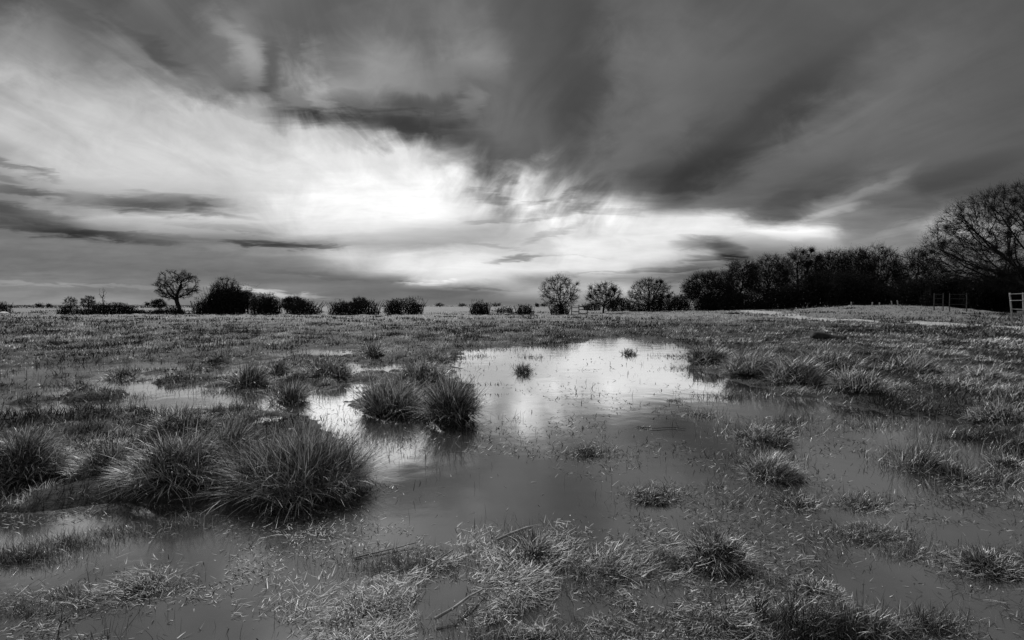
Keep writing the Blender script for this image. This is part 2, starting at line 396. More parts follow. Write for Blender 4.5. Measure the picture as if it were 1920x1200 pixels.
def water_mat():
    m, g = new_mat('flood_water')
    co = g.n('ShaderNodeTexCoord').outputs['Object']
    n1 = g.noise(co, 1.6, 2, 0.5)
    n2 = g.noise(co, 9.0, 2, 0.5)
    h = g.m('ADD', g.m('MULTIPLY', n1, 0.010), g.m('MULTIPLY', n2, 0.0011))
    b = g.n('ShaderNodeBump'); b.inputs['Strength'].default_value = 0.35; b.inputs['Distance'].default_value = 1.0
    m.node_tree.links.new(h, b.inputs['Height'])
    gl = g.n('ShaderNodeBsdfGlossy'); gl.inputs['Roughness'].default_value = 0.075; gl.inputs['Color'].default_value = (1, 1, 1, 1)
    m.node_tree.links.new(b.outputs[0], gl.inputs['Normal'])
    mud = g.n('ShaderNodeBsdfDiffuse')
    g.put(mud.inputs['Color'], g.m('MULTIPLY_ADD', g.noise(co, 2.5, 4, 0.6), 0.05, 0.03))
    fr = g.n('ShaderNodeFresnel'); fr.inputs['IOR'].default_value = 1.33
    fac = g.m('POWER', g.m('MULTIPLY', fr.outputs[0], 3.6), 0.55, clamp=True)
    fac = g.m('MULTIPLY', fac, 0.9)
    mx = g.n('ShaderNodeMixShader'); g.put(mx.inputs[0], fac)
    m.node_tree.links.new(mud.outputs[0], mx.inputs[1]); m.node_tree.links.new(gl.outputs[0], mx.inputs[2])
    return finish(m, g, mx.outputs[0])
M_WATER = water_mat()

# ------------------------------------------------------------------ terrain
POOL = [(1055, 646), (1110, 634), (1180, 631), (1240, 640), (1292, 652), (1300, 685), (1370, 712), (1440, 732), (1520, 748),
        (1600, 766), (1660, 780), (1760, 788), (1860, 822), (1930, 850), (2150, 900), (3200, 1100), (3600, 1300), (-1600, 1300), (-1200, 1030),
        (0, 985), (110, 962), (200, 950), (290, 962), (380, 972), (470, 968), (590, 945), (640, 915), (655, 880), (640, 835), (600, 800), (585, 780),
        (560, 768), (440, 764), (330, 772), (230, 768), (300, 742), (420, 728), (480, 752), (600, 765), (680, 776), (760, 790),
        (850, 792), (880, 765), (868, 725), (848, 696), (865, 655), (960, 652)]
POOL_G = [tuple(float(c) for c in ground(a, b)) for a, b in POOL]
# shallow wet hollows (+ = water) and low turf banks (- = land): px, py, half width, half height, strength
WET = [(620, 661, 130, 7, .07), (480, 690, 60, 8, .06), (350, 690, 100, 7, .08), (560, 668, 60, 5, .04), (110, 698, 110, 7, .10), (330, 735, 120, 9, .08), (120, 715, 90, 5, .07), (560, 745, 60, 8, .07), (250, 705, 70, 5, .07),
       (60, 765, 110, 12, .07), (20, 745, 70, 9, .09), (150, 690, 120, 7, .07), (230, 722, 80, 6, .07), (60, 720, 90, 5, .06), (330, 722, 110, 9, .05), (300, 748, 60, 8, .05), (700, 690, 60, 10, .05),
       (640, 745, 60, 12, .06), (60, 990, 190, 20, .19), (235, 962, 80, 14, .15), (330, 985, 60, 8, .1), (500, 968, 60, 10, .05), (1720, 745, 55, 14, .08), (1850, 800, 60, 10, .05),
       (30, 715, 90, 5, .05), (200, 735, 70, 6, .04), (420, 700, 70, 6, .05), (820, 650, 60, 5, .06), (180, 790, 60, 5, .04),(1000,650,60,4,.05), (400, 752, 120, 9, .10), (560, 762, 90, 8, .09), (650, 730, 40, 12, .09), (300, 775, 90, 7, .08), (480, 742, 70, 6, .07), (90, 735, 80, 6, .08), (40, 780, 80, 7, .08), (170, 760, 70, 6, .07), (600, 695, 60, 5, .06), (370, 705, 60, 5, .07),
       (1400, 735, 70, 10, .06), (1500, 757, 80, 9, .07), (1600, 783, 70, 9, .07), (1700, 790, 80, 9, .07)]
BANK = [(40, 1050, 110, 18, .07), (130, 1022, 90, 13, .07), (230, 1000, 90, 10, .06), (340, 985, 60, 9, .06), (40, 1150, 80, 9, .05), (130, 1125, 50, 8, .05), (270, 1105, 50, 12, .04),
        (1345, 1020, 75, 26, .08), (1225, 930, 50, 12, .07), (1500, 940, 45, 12, .07), (1620, 945, 60, 11, .07), (1430, 812, 90, 12, .09), (1440, 868, 70, 14, .10),
        (1720, 865, 75, 20, .11), (1850, 900, 100, 18, .06), (1640, 1005, 90, 14, .06), (1700, 1040, 60, 14, .05), (1850, 1050, 70, 20, .06), (1380, 745, 90, 6, .05), (1450, 740, 50, 5, .05),
        (1640, 800, 70, 6, .05), (1480, 790, 50, 6, .05), (1800, 820, 80, 9, .07), (1900, 770, 60, 16, .06), (1000, 1020, 70, 26, .06), (1100, 850, 32, 7, .07), (1320, 778, 36, 5, .05),
        (980, 1185, 330, 50, .03), (1450, 1160, 200, 50, .045), (760, 1060, 160, 25, .045), (1250, 1060, 90, 30, .05), (1600, 1190, 180, 30, .06), (1760, 1170, 80, 20, .04),
        (1180, 658, 18, 5, .06), (978, 690, 18, 6, .06), (1900, 850, 60, 12, .06), (1110, 1080, 100, 40, .05), (1345, 912, 22, 6, .05), (1375, 948, 36, 6, .05), (1000, 670, 30, 3, .04), (930, 656, 60, 3, .04), (1040, 652, 40, 3, .05), (1260, 668, 40, 3, .04), (900, 668, 30, 3, .03), (1290, 690, 40, 4, .05),
        (420, 735, 50, 7, .05), (330, 715, 50, 6, .05), (510, 740, 40, 6, .05), (220, 745, 60, 7, .05), (380, 695, 50, 4, .05), (130, 725, 50, 6, .05), (560, 690, 50, 6, .05), (270, 775, 70, 7, .05), (450, 770, 60, 6, .05)]
def ell(E, grow=1.0):
    out = []
    for (px, py, hw, hh, s) in E:
        x, y = ground(px, py); y0 = ground(px, py + hh)[1]; y1 = ground(px, max(py - hh, 580))[1]
        d = float(y)
        out.append((float(x), (float(y0) + float(y1)) / 2, hw * d / F * grow, (float(y1) - float(y0)) / 2 * grow, s))
    return out
WET_G, BANK_G = ell(WET), ell(BANK)

def bank_height(a):
    return np.interp(a, [-9, .2, .34, .45, .54, .667, .78, .86, .95, 1.1, 9], [0, .02, .36, .45, .62, 1.26, 1.28, 1.0, .55, .45, .45])

def base_height(x, y):
    """ground height; water lies at 0"""
    wx = x + (fbm(x * 1.3, y * 1.3, 3, 5) - .5) * 0.5 * np.clip(y / 8, .5, 3)
    wy = y + (fbm(x * 1.3, y * 1.3, 3, 15) - .5) * 0.5 * np.clip(y / 8, .5, 3)
    s = seg_dist(wx, wy, POOL_G)
    h = np.clip(s * 0.22, -0.10, 0.075)
    land = smoothstep(s, -0.05, 0.4)
    near = 1 - smoothstep(y, 14, 34)
    lump = fbm(x * 1.6, y * 1.6, 4, 2) - 0.5
    big = fbm(x * .35, y * .35, 3, 8) - 0.5
    h = h + land * (lump * 0.15 * near + (fbm(x * .8, y * 1.3, 3, 51) - .5) * .13 * near + (lump * 0.24 + (fbm(x * .9, y * .5, 3, 31) - .5) * .34) * (1 - near) + 0.03 * big)
    left = smoothstep(-x / np.maximum(y, 1), 0.02, 0.12) * smoothstep(y, 4.0, 5.8) * (1 - smoothstep(y, 14, 20))
    h = h - left * land * 0.040 + left * land * (fbm(x * 3.4, y * 2.2, 3, 88) - .47) * .28
    h = h + (fbm(x * 9, y * 9, 2, 14) - .5) * .035 * (1 - smoothstep(y, 12, 20)) * smoothstep(s, -.25, .05)
    for (cx, cy, rx, ry, st) in WET_G:
        q = ((x - cx) / rx) ** 2 + ((y - cy) / ry) ** 2
        h = h - st * 1.5 * np.exp(-q * 0.9)
    for (cx, cy, rx, ry, st) in BANK_G:
        q = ((wx - cx) / rx) ** 2 + ((wy - cy) / ry) ** 2
        h = h + (st + .06) * np.exp(-q * 1.3) * (0.55 + 0.9 * (fbm(x * 5, y * 5, 3, 4) - .15))
    # the ground outside the flooded meadow stays dry
    dry = smoothstep(y, 26, 32)
    h = np.where(dry > 0, np.maximum(h, 0.03 * dry - 0.1 * (1 - dry)), h)
    a = x / np.maximum(y, 1.0)
    h = h + bank_height(a) * smoothstep(y, 50, 70) * smoothstep(y, -1, 10)
    h = h + smoothstep(y, 45, 70) * (fbm(x * .08, y * .08, 2, 3) - .5) * .2
    return h

def polar_terrain():
    r = np.concatenate([np.geomspace(0.35, 1.8, 14)[:-1], np.geomspace(1.8, 34, 420)[:-1], np.geomspace(34, 130, 110)[:-1], np.geomspace(130, 5000, 50)])
    af = np.linspace(-62, 62, 620); ab = np.linspace(62, 298, 60)[1:-1]
    an = np.radians(np.concatenate([af, ab]))
    R, A = np.meshgrid(r, an, indexing='ij')
    X, Y = R * np.sin(A), R * np.cos(A)
    Z = base_height(X.ravel(), Y.ravel()).reshape(X.shape)
    Z = np.where(Y < 0.5, 0.06, Z)
    nr, na = X.shape
    V = np.stack([X, Y, Z], -1).reshape(-1, 3)
    V = np.concatenate([V, [[0, 0, 0.05]]])
    i, j = np.meshgrid(np.arange(nr - 1), np.arange(na), indexing='ij')
    j2 = (j + 1) % na
    q = np.stack([i * na + j, (i + 1) * na + j, (i + 1) * na + j2, i * na + j2], -1).reshape(-1)
    j = np.arange(na)
    t = np.stack([np.full(na, nr * na), j, (j + 1) % na], -1).reshape(-1)
    fl = np.concatenate([q, t]); sz = np.concatenate([np.full(len(q) // 4, 4), np.full(na, 3)])
    # keep faces turned up
    fl = fl.copy()
    ob = mesh_object('ground', V, fl, sz, M_SOIL, smooth=True)
    me = ob.data
    if me.polygons[0].normal.z < 0: me.flip_normals()
    return tag(ob, kind='structure')
polar_terrain()

def Hat(x, y):
    return base_height(np.atleast_1d(np.asarray(x, float)), np.atleast_1d(np.asarray(y, float)))
def hz(x, y): return float(Hat(x, y)[0])

w = mesh_object('water', [(-60, 0.4, 0), (75, 0.4, 0), (75, 33, 0), (-60, 33, 0)], [0, 1, 2, 3], [4], M_WATER)
tag(w, kind='structure')

# ------------------------------------------------------------------ grass of the meadow (uncountable)
def field_grass():
    parts = []
    for (lo, hi, N, segs) in ((586, 612, 75000, 1), (612, 650, 90000, 2), (650, 740, 110000, 2), (740, 900, 90000, 3), (900, 1260, 80000, 3)):
        px = rng.uniform(-620, 2540, N); py = rng.uniform(lo, hi, N)
        x, y = ground(px, py, 0.04)
        h = Hat(x, y)
        wetl = smoothstep(-x / y, 0.02, 0.12) * smoothstep(y, 4.0, 5.8) * (1 - smoothstep(y, 14, 20))
        wl2 = smoothstep(-x / y, -0.02, 0.12) * (1 - smoothstep(y, 11, 18))
        keep = (h > 0.004 + rng.normal(0, 0.012, N) - wetl * .022 * rng.random(N))
        # thin out over the low wet turf
        keep &= rng.random(N) < np.clip(0.30 + h / 0.06, 0, 1)
        x, y, h = x[keep], y[keep], h[keep]; n = len(x)
        d = np.hypot(x, y)
        cl = fbm(x * 1.1, y * 1.1, 3, 21); cl2 = fbm(x * 4, y * 4, 2, 33)
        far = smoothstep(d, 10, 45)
        L = (0.045 + 0.15 * np.clip(cl - .3, 0, 1) ** 1.2 * 1.6 + 0.05 * cl2) * rng.uniform(.5, 1.3, n) * (1 + far * .5)
        # the coarse sward on the right bank of the pool is longer and swept to the right
        a = x / y
        rb = smoothstep(a, .33, .42) * smoothstep(y, 7.5, 9.0) * (1 - smoothstep(y, 24, 30))
        L = L * (1 + .2 * rb) * (1 - .3 * wl2[keep])
        W = np.maximum(0.0045, d * 0.00095) * rng.uniform(.7, 1.3, n)
        yaw = rng.uniform(0, 2 * math.pi, n)
        sw = rng.random(n) < (0.25 + 0.3 * rb)
        yaw = np.where(sw, rng.normal(-0.2, 0.5, n), yaw)
        lean = np.abs(rng.normal(0.35, 0.35, n)) + rb * .35
        curl = rng.uniform(0.1, 1.4, n)
        patch = fbm(x * .5, y * .5, 3, 41)
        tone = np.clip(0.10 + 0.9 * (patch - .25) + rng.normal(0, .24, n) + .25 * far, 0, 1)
        hol = smoothstep(fbm(x * 1.5, y * .8, 3, 61), .38, .54)     # longer growth, its tone darkened to stand in for shaded hollows
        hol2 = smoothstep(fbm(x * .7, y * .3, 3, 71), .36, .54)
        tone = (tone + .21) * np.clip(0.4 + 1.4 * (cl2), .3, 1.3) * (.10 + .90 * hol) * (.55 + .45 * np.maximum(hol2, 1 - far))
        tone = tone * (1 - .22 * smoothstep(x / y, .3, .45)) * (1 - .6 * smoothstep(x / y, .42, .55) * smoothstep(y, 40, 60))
        L = L * (1 + .5 * (1 - hol)) * (1 - .35 * smoothstep(y, 6, 3))
        P = np.stack([x, y, h - 0.01], -1)
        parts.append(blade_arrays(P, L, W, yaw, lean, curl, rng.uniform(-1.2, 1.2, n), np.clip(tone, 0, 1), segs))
    # tufts blackened to stand in for shaded hollows and rough edges, broader than deep
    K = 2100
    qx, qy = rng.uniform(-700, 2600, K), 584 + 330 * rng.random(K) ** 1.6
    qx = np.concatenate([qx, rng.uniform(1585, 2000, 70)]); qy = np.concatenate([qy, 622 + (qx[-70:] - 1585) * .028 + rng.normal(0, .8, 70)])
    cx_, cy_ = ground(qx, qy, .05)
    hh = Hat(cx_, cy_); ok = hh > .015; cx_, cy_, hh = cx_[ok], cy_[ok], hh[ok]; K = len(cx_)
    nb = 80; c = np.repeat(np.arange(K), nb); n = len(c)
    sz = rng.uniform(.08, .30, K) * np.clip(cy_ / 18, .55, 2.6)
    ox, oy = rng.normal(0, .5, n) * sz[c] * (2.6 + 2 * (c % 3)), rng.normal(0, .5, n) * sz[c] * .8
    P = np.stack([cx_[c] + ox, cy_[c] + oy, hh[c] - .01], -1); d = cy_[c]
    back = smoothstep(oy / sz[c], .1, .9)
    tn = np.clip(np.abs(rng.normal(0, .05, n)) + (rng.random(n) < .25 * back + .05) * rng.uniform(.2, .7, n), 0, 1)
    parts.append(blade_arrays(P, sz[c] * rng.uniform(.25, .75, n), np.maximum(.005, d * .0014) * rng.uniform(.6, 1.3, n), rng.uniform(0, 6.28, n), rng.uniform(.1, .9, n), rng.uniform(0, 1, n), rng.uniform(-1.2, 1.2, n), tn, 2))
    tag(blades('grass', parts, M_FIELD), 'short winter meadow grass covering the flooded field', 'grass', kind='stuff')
field_grass()

def in_ell(n, px, py, hw, hh, sd=0.5):
    """n points gathered round a spot of the map"""
    return px + np.clip(rng.normal(0, sd, n), -1.3, 1.3) * hw, py + np.clip(rng.normal(0, sd, n), -1.3, 1.3) * hh

def wet_grass():
    """grass standing on the low islands and in shallow water, and flattened straw"""
    up, flat, bits = [], [], []
    for (px, py, hw, hh, s) in BANK:
        area = hw * hh * 3.14
        n = int(min(area * 0.42, 3600))
        qx, qy = in_ell(n, px, py, hw, hh, .5)
        x, y = ground(qx, qy); h = np.maximum(Hat(x, y), -0.02)
        d = y
        L = (0.03 + 0.10 * rng.random(n) ** 1.5) * np.clip(d / 3.2, .8, 1.5)
        W = np.maximum(0.0028, d * 0.0009) * rng.uniform(.6, 1.3, n)
        P = np.stack([x, y, h - .005], -1)
        up.append(blade_arrays(P, L, W, rng.uniform(0, 6.28, n), np.abs(rng.normal(.5, .4, n)), rng.uniform(-.3, 1.5, n), rng.uniform(-1.2, 1.2, n), np.clip(rng.normal(.16, .16, n) + (rng.random(n) < .14) * .5, 0, 1), 3))
    # straw mats in the foreground
    mats = [(980, 1150, 420, 70, 12000, .5), (1000, 1025, 110, 28, 2600, .5), (760, 1060, 170, 26, 3200, .6), (1250, 1050, 150, 36, 2200, .45), (720, 1165, 150, 40, 1700, .35),
            (1420, 1170, 260, 50, 4500, .4), (1700, 1170, 220, 50, 3400, .3), (1100, 1090, 200, 40, 3600, .5), (1620, 1010, 90, 14, 600, .3), (1500, 940, 90, 12, 400, .3), (1850, 1060, 90, 34, 1300, .35),
            (270, 1100, 90, 34, 900, .3), (110, 1130, 100, 24, 800, .3), (590, 1010, 90, 18, 330, .3), (1225, 930, 60, 16, 700, .25), (1820, 930, 110, 30, 1200, .3), (1100, 850, 45, 8, 380, .2), (1450, 1060, 140, 50, 1700, .3), (900, 1200, 420, 40, 5000, .5)]
    for (px, py, hw, hh, n, br) in mats:
        qx, qy = in_ell(n, px, py, hw, hh, .55)
        x, y = ground(qx, np.maximum(qy, 700)); h = np.maximum(Hat(x, y), 0.0)
        clump = fbm(x * 3.1, y * 3.1, 3, 77)
        keep = clump + rng.normal(0, .05, n) > .51
        x, y, h, clump = x[keep], y[keep], h[keep], clump[keep]; n = len(x)
        L = rng.uniform(.02, .10, n) * rng.uniform(.5, 1.25, n)
        W = rng.uniform(.0022, .0055, n) * np.clip(y / 3, .8, 2)
        yaw = fbm(x * 1.5, y * 1.5, 2, 12) * 14 + rng.normal(0, .8, n)
        lean = rng.normal(1.45, .22, n)
        z = h + rng.random(n) * (.01 + .06 * np.clip(clump - .42, 0, 1) * 3)
        flat.append(blade_arrays(np.stack([x, y, z], -1), L, W, yaw, lean, rng.normal(0, .5, n), rng.uniform(-.4, .4, n), np.clip(rng.normal(br - .27, .2, n) + (rng.random(n) < .2) * .5, 0, 1), 3))
    # bits of broken stem and leaf floating on open water, gathered in drifts
    n = 75000
    qx = rng.uniform(-150, 2100, n); qy = 640 + 600 * rng.random(n) ** 0.8
    x, y = ground(qx, qy); h = Hat(x, y)
    dr = fbm(x * 1.4, y * 1.4, 4, 55); dr2 = fbm(x * 7, y * 7, 2, 5)
    dens = smoothstep(dr, .45, .62) * smoothstep(dr2, .3, .6) * 1.3 + .015
    dens = dens * (1 + 1.4 * smoothstep(qy, 950, 1150)) * (1 - .62 * smoothstep(qx, 900, 700) * smoothstep(qy, 930, 1000))
    keep = (h < .004) & (rng.random(n) < dens)
    x, y = x[keep], y[keep]; n = len(x)
    L = rng.uniform(.010, .055, n) * np.clip(y / 3.4, .9, 2.2)
    W = np.maximum(.005, y * .0016) * rng.uniform(.6, 1.5, n)
    bits.append(blade_arrays(np.stack([x, y, np.full(n, .002)], -1), L, W, rng.uniform(0, 6.28, n), rng.normal(1.35, .25, n), rng.normal(.1, .3, n), rng.uniform(-.5, .5, n), np.clip(rng.normal(.12, .12, n) + (rng.random(n) < .25) * .4, 0, 1), 2))
    # lone blades standing in the water
    n = 26000
    qx = rng.uniform(-150, 2100, n); qy = 640 + 600 * rng.random(n)
    kk = (qx < 900) & (qy < 800) | (rng.random(n) < .35); qx, qy = qx[kk], qy[kk]; n = len(qx)
    x, y = ground(qx, qy); h = Hat(x, y)
    dr = fbm(x * 1.1, y * 1.1, 4, 95)
    lf = smoothstep(-x / y, 0.02, 0.12) * smoothstep(y, 4.0, 5.8)
    keep = (h < .0) & (rng.random(n) < smoothstep(dr, .5, .66) * .7 + .03 + lf * .8)
    x, y = x[keep], y[keep]; n = len(x)
    L = rng.uniform(.03, .15, n)
    W = np.maximum(.003, y * .0008) * rng.uniform(.6, 1.2, n)
    bits.append(blade_arrays(np.stack([x, y, np.full(n, -.01)], -1), L, W, rng.uniform(0, 6.28, n), np.abs(rng.normal(.35, .4, n)), rng.normal(.3, .6, n), rng.uniform(-1, 1, n), np.clip(rng.normal(.14, .16, n), 0, 1), 3))
    tag(blades('wetland_grass', up, M_GRASS), 'short tufts of grass standing out of the shallow water', 'grass', kind='stuff')
    tag(blades('flattened_straw', flat, M_STRAW), 'mats of wet flattened straw lying over the foreground shallows', 'straw', kind='stuff')
    tag(blades('floating_plant_bits', bits, M_STRAW), 'broken bits of leaf and stem floating on the flood water', 'plant debris', kind='stuff')
wet_grass()

# ------------------------------------------------------------------ tussocks, one by one
def mound(name, rx, ry, h, mat, parent, seed):
    nr, na = 9, 28
    V = []
    for i in range(nr):
        t = i / (nr - 1)
        for j in range(na):
            a = 2 * math.pi * j / na
            k = 1 + .22 * math.sin(2 * a + seed) + .12 * math.sin(5 * a + seed * 2)
            V.append((rx * t * k * math.cos(a), ry * t * k * math.sin(a), h * (math.cos(t * math.pi / 2) ** .8) * (1 + .15 * math.sin(4 * a + seed + 5 * t)) - .09 * t))
    fl = []
    for i in range(nr - 1):
        for j in range(na):
            fl += [i * na + j, (i + 1) * na + j, (i + 1) * na + (j + 1) % na, i * na + (j + 1) % na]
    return mesh_object(name, V, fl, [4] * (len(fl) // 4), mat, parent, smooth=True)

def tussock(px, base, hw, top, kind, label, stems=0):
    x0, y0 = [float(v) for v in ground(px, base)]
    R = hw * y0 / F
    cy = y0 + R * .55
    cx = x0 * cy / y0
    Ht = max(CAM_H - (top - HORIZON) / F * cy, .06)
    z = max(hz(cx, cy), 0.0)
    e = empty('grass_tussock' if kind != 'islet' else 'grass_clump', (cx, cy, z), label, 'tussock' if kind != 'islet' else 'grass clump', 'grass tussocks of the flooded meadow' if kind != 'islet' else 'small grass clumps standing in the pool')
    area = 2 * hw * (base - top)
    n = int(np.clip(area * {'rush': .15, 'soft': .19, 'swept': .2, 'islet': .26}[kind], 120, 8000))
    core = {'rush': .70, 'soft': .78, 'swept': .74, 'islet': .8}[kind]
    mh = Ht * {'rush': .36, 'soft': .55, 'swept': .42, 'islet': .3}[kind]
    Ht = Ht * {'rush': .86, 'soft': .92, 'swept': .8, 'islet': .85}[kind]
    # the tussock is several bunches grown together, each with its own height, lean and colour
    K = int(np.clip(hw / 9, 3, 16))
    kr = np.sqrt(rng.random(K)) * .9; ka = rng.uniform(0, 6.283, K)
    kx, ky = kr * np.cos(ka), kr * np.sin(ka)
    kl = rng.uniform(.62, 1.08, K); kt = rng.normal(0, .10, K); kyaw = rng.uniform(0, 6.283, K); klean = rng.uniform(0, .45, K)
    c = rng.integers(0, K, n); stray = rng.random(n) < .3
    sr = .34 * np.sqrt(rng.random(n)) * (1 if K > 4 else 1.5); sa = rng.uniform(0, 6.283, n)
    ux, uy = kx[c] + sr * np.cos(sa), ky[c] + sr * np.sin(sa)
    u2 = np.sqrt(rng.random(n)); a2 = rng.uniform(0, 6.283, n)
    ux = np.where(stray, u2 * np.cos(a2), ux); uy = np.where(stray, u2 * np.sin(a2), uy)
    rr = np.minimum(np.hypot(ux, uy), 1.15); an = np.arctan2(uy, ux)
    bx, by = R * core * ux, R * core * .85 * uy
    bz = mh * np.cos(np.minimum(rr, 1) * 1.45) - .03
    loose = rng.random(n) < .16
    if kind == 'rush':
        L = Ht * kl[c] * rng.uniform(.42, 1.12, n) * (.86 + .22 * rr); lean = rr * 1.25 * rng.uniform(.3, 1.2, n) + np.abs(rng.normal(0, .16, n)); curl = rng.uniform(-.1, .9, n) * (.4 + rr)
        yaw = an + rng.normal(0, .45, n)
    elif kind == 'soft':
        L = Ht * kl[c] * rng.uniform(.22, .75, n); lean = rr * 1.0 * rng.uniform(.3, 1.2, n) + .1; curl = rng.uniform(.0, 1.7, n); yaw = an + rng.normal(0, .8, n)
    elif kind == 'swept':
        L = Ht * kl[c] * rng.uniform(.45, 1.1, n); lean = rng.uniform(.2, .95, n); curl = rng.uniform(.3, 1.4, n); yaw = rng.normal(-.1, .8, n)
        k = rng.random(n) < .3; yaw = np.where(k, an, yaw)
    else:
        L = Ht * rng.uniform(.35, 1.0, n); lean = rr * .8 + np.abs(rng.normal(0, .3, n)); curl = rng.uniform(0, 1.2, n); yaw = an + rng.normal(0, .6, n)
    wind = rng.random(n) < {'rush': .30, 'soft': .25, 'swept': 0, 'islet': .15}[kind]
    yaw = np.where(wind, rng.normal(.15, .5, n), yaw); lean = np.where(wind, lean + rng.uniform(.1, .7, n), lean)
    mixk = rng.random(n) < .30
    yaw = np.where(mixk, kyaw[c] + rng.normal(0, .4, n), yaw); lean = np.where(mixk, lean * .5 + klean[c], lean)
    yaw = np.where(loose, rng.uniform(0, 6.28, n), yaw); lean = np.where(loose, rng.uniform(.1, 1.2, n), lean); curl = np.where(loose, rng.uniform(-.6, 1.6, n), curl)
    W = np.maximum(.0056, cy * .0013) * rng.uniform(.55, 1.35, n)
    dead = rng.random(n) < .28
    tone = np.clip(np.where(dead, rng.uniform(.5, 1.0, n), np.clip(rng.normal(.22, .17, n), .0, 1)) + kt[c], 0, 1)
    P = np.stack([bx, by, bz], -1)
    parts = [blade_arrays(P, L, W, yaw, lean, curl, rng.uniform(-1.3, 1.3, n), tone, 4 if hw > 50 else 3)]
    blades('blades', parts, M_RUSH, e)
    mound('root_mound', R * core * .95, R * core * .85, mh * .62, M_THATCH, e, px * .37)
    # drooping skirt of dead leaves round the foot
    m = int(n * .22)
    an = rng.uniform(0, 6.283, m)
    P = np.stack([R * core * .9 * np.cos(an), R * core * .78 * np.sin(an), rng.uniform(.0, mh * .4 + .01, m)], -1)
    blades('dead_foliage', [blade_arrays(P, Ht * rng.uniform(.2, .6, m), np.maximum(.004, cy * .0011) * rng.uniform(.6, 1.2, m), an + rng.normal(0, .5, m), rng.uniform(.7, 1.7, m), rng.uniform(0, .6, m), rng.uniform(-1, 1, m), rng.uniform(.1, .9, m), 3)], M_RUSH, e)
    if stems:
        m = stems
        P = np.stack([rng.normal(0, R * .5, m), rng.normal(0, R * .3, m), np.zeros(m)], -1)
        blades('tall_stem', [blade_arrays(P, rng.uniform(.35, .62, m), np.full(m, .0075), rng.uniform(0, 6.28, m), np.abs(rng.normal(.12, .1, m)), rng.uniform(0, .35, m), rng.uniform(-1, 1, m), rng.uniform(.2, .6, m), 4)], M_RUSH, e)
    return e

TUSS = [
 (572, 948, 172, 796, 'rush', 'largest spiky rush tussock, dark at its foot, leaning over the open water'),
 (425, 905, 90, 795, 'soft', 'rounded grass tussock joining the brown mound to the largest spiky tussock'),
 (330, 940, 112, 812, 'soft', 'wide brown grassy mound with a dark hollow, left of the largest spiky tussock'),
 (215, 915, 75, 838, 'soft', 'low shaggy mound sloping left from the wide brown grassy mound'),
 (345, 838, 75, 770, 'swept', 'pale feathery grass tussock behind the wide brown mound'),
 (40, 925, 95, 812, 'soft', 'coarse tussock with bent pale stems at the left edge of the photo'),
 (100, 858, 70, 822, 'soft', 'low rough tussock behind the coarse one at the left edge'),
 (735, 780, 78, 690, 'rush', 'dense mid field tussock, left one of the close pair beside the pool'),
 (842, 794, 72, 698, 'rush', 'dark spiky tussock at the water edge, right one of the close pair beside the pool'),
 (790, 745, 70, 668, 'soft', 'rounded tussock between and behind the close pair beside the pool'),
 (540, 758, 50, 702, 'rush', 'small isolated spiky tussock ringed by bright shallow water, behind the largest one'),
 (465, 728, 50, 668, 'rush', 'upright grey tussock left of a lower one in the flooded middle distance'),
 (520, 712, 45, 668, 'soft', 'small tussock wedged between the upright grey tussock and the wide one right of it'),
 (612, 716, 62, 664, 'soft', 'wide low tussock with darker right half, left of the close pair'),
 (698, 671, 36, 642, 'rush', 'small pointed tussock at the far shore, behind the close pair'),
 (808, 681, 40, 648, 'rush', 'feathery tussock on the far shore nearest the bright water, behind the close pair'),
 (228, 712, 36, 684, 'rush', 'small upright spiky tussock in the wet meadow on the left'),
 (415, 684, 32, 660, 'soft', 'dark rounded tussock alone in the left meadow beside a water sliver'),
 (160, 735, 40, 712, 'soft', 'low dark tussock in the left meadow in front of the upright spiky one'),
 (1330, 690, 46, 642, 'swept', 'tussock on the far right shore at the bend of the pool, nearest its bright neck'),
 (1405, 712, 60, 650, 'swept', 'long haired tussock swept to the right, second along the right shore'),
 (1490, 728, 62, 660, 'swept', 'broad swept tussock, third along the right shore of the pool'),
 (1610, 752, 66, 690, 'swept', 'dark footed overhanging tussock at the end of the right shore by the small wet hollow'),
 (1560, 700, 70, 645, 'swept', 'tall pale swept grass behind the broad shore tussock on the right'),
 (1700, 706, 60, 662, 'swept', 'swept tussock on the right meadow behind the small wet hollow'),
 (1840, 725, 60, 684, 'swept', 'swept tussock on the right meadow close to the photo edge'),
 (1430, 838, 74, 784, 'swept', 'upper of two flattened tussocks standing together in the right of the pool'),
 (1445, 905, 62, 838, 'swept', 'lower of two flattened tussocks in the right of the pool, with trailing roots'),
 (1715, 890, 52, 826, 'rush', 'spiky tussock with tall thin bare stems in the right water'),
 (1790, 905, 60, 862, 'soft', 'dark low tussock joined to the right of the one with tall stems'),
 (1875, 800, 60, 750, 'soft', 'dark tussock at the right edge of the photo above the pool'),
 (1890, 885, 50, 845, 'soft', 'rough tussock at the right edge where the pool narrows'),
 (1345, 1072, 72, 985, 'soft', 'rounded wet tussock of fine grass in the right foreground'),
]
for t in TUSS: tussock(*t, stems=26 if t[0] == 1715 else 0)
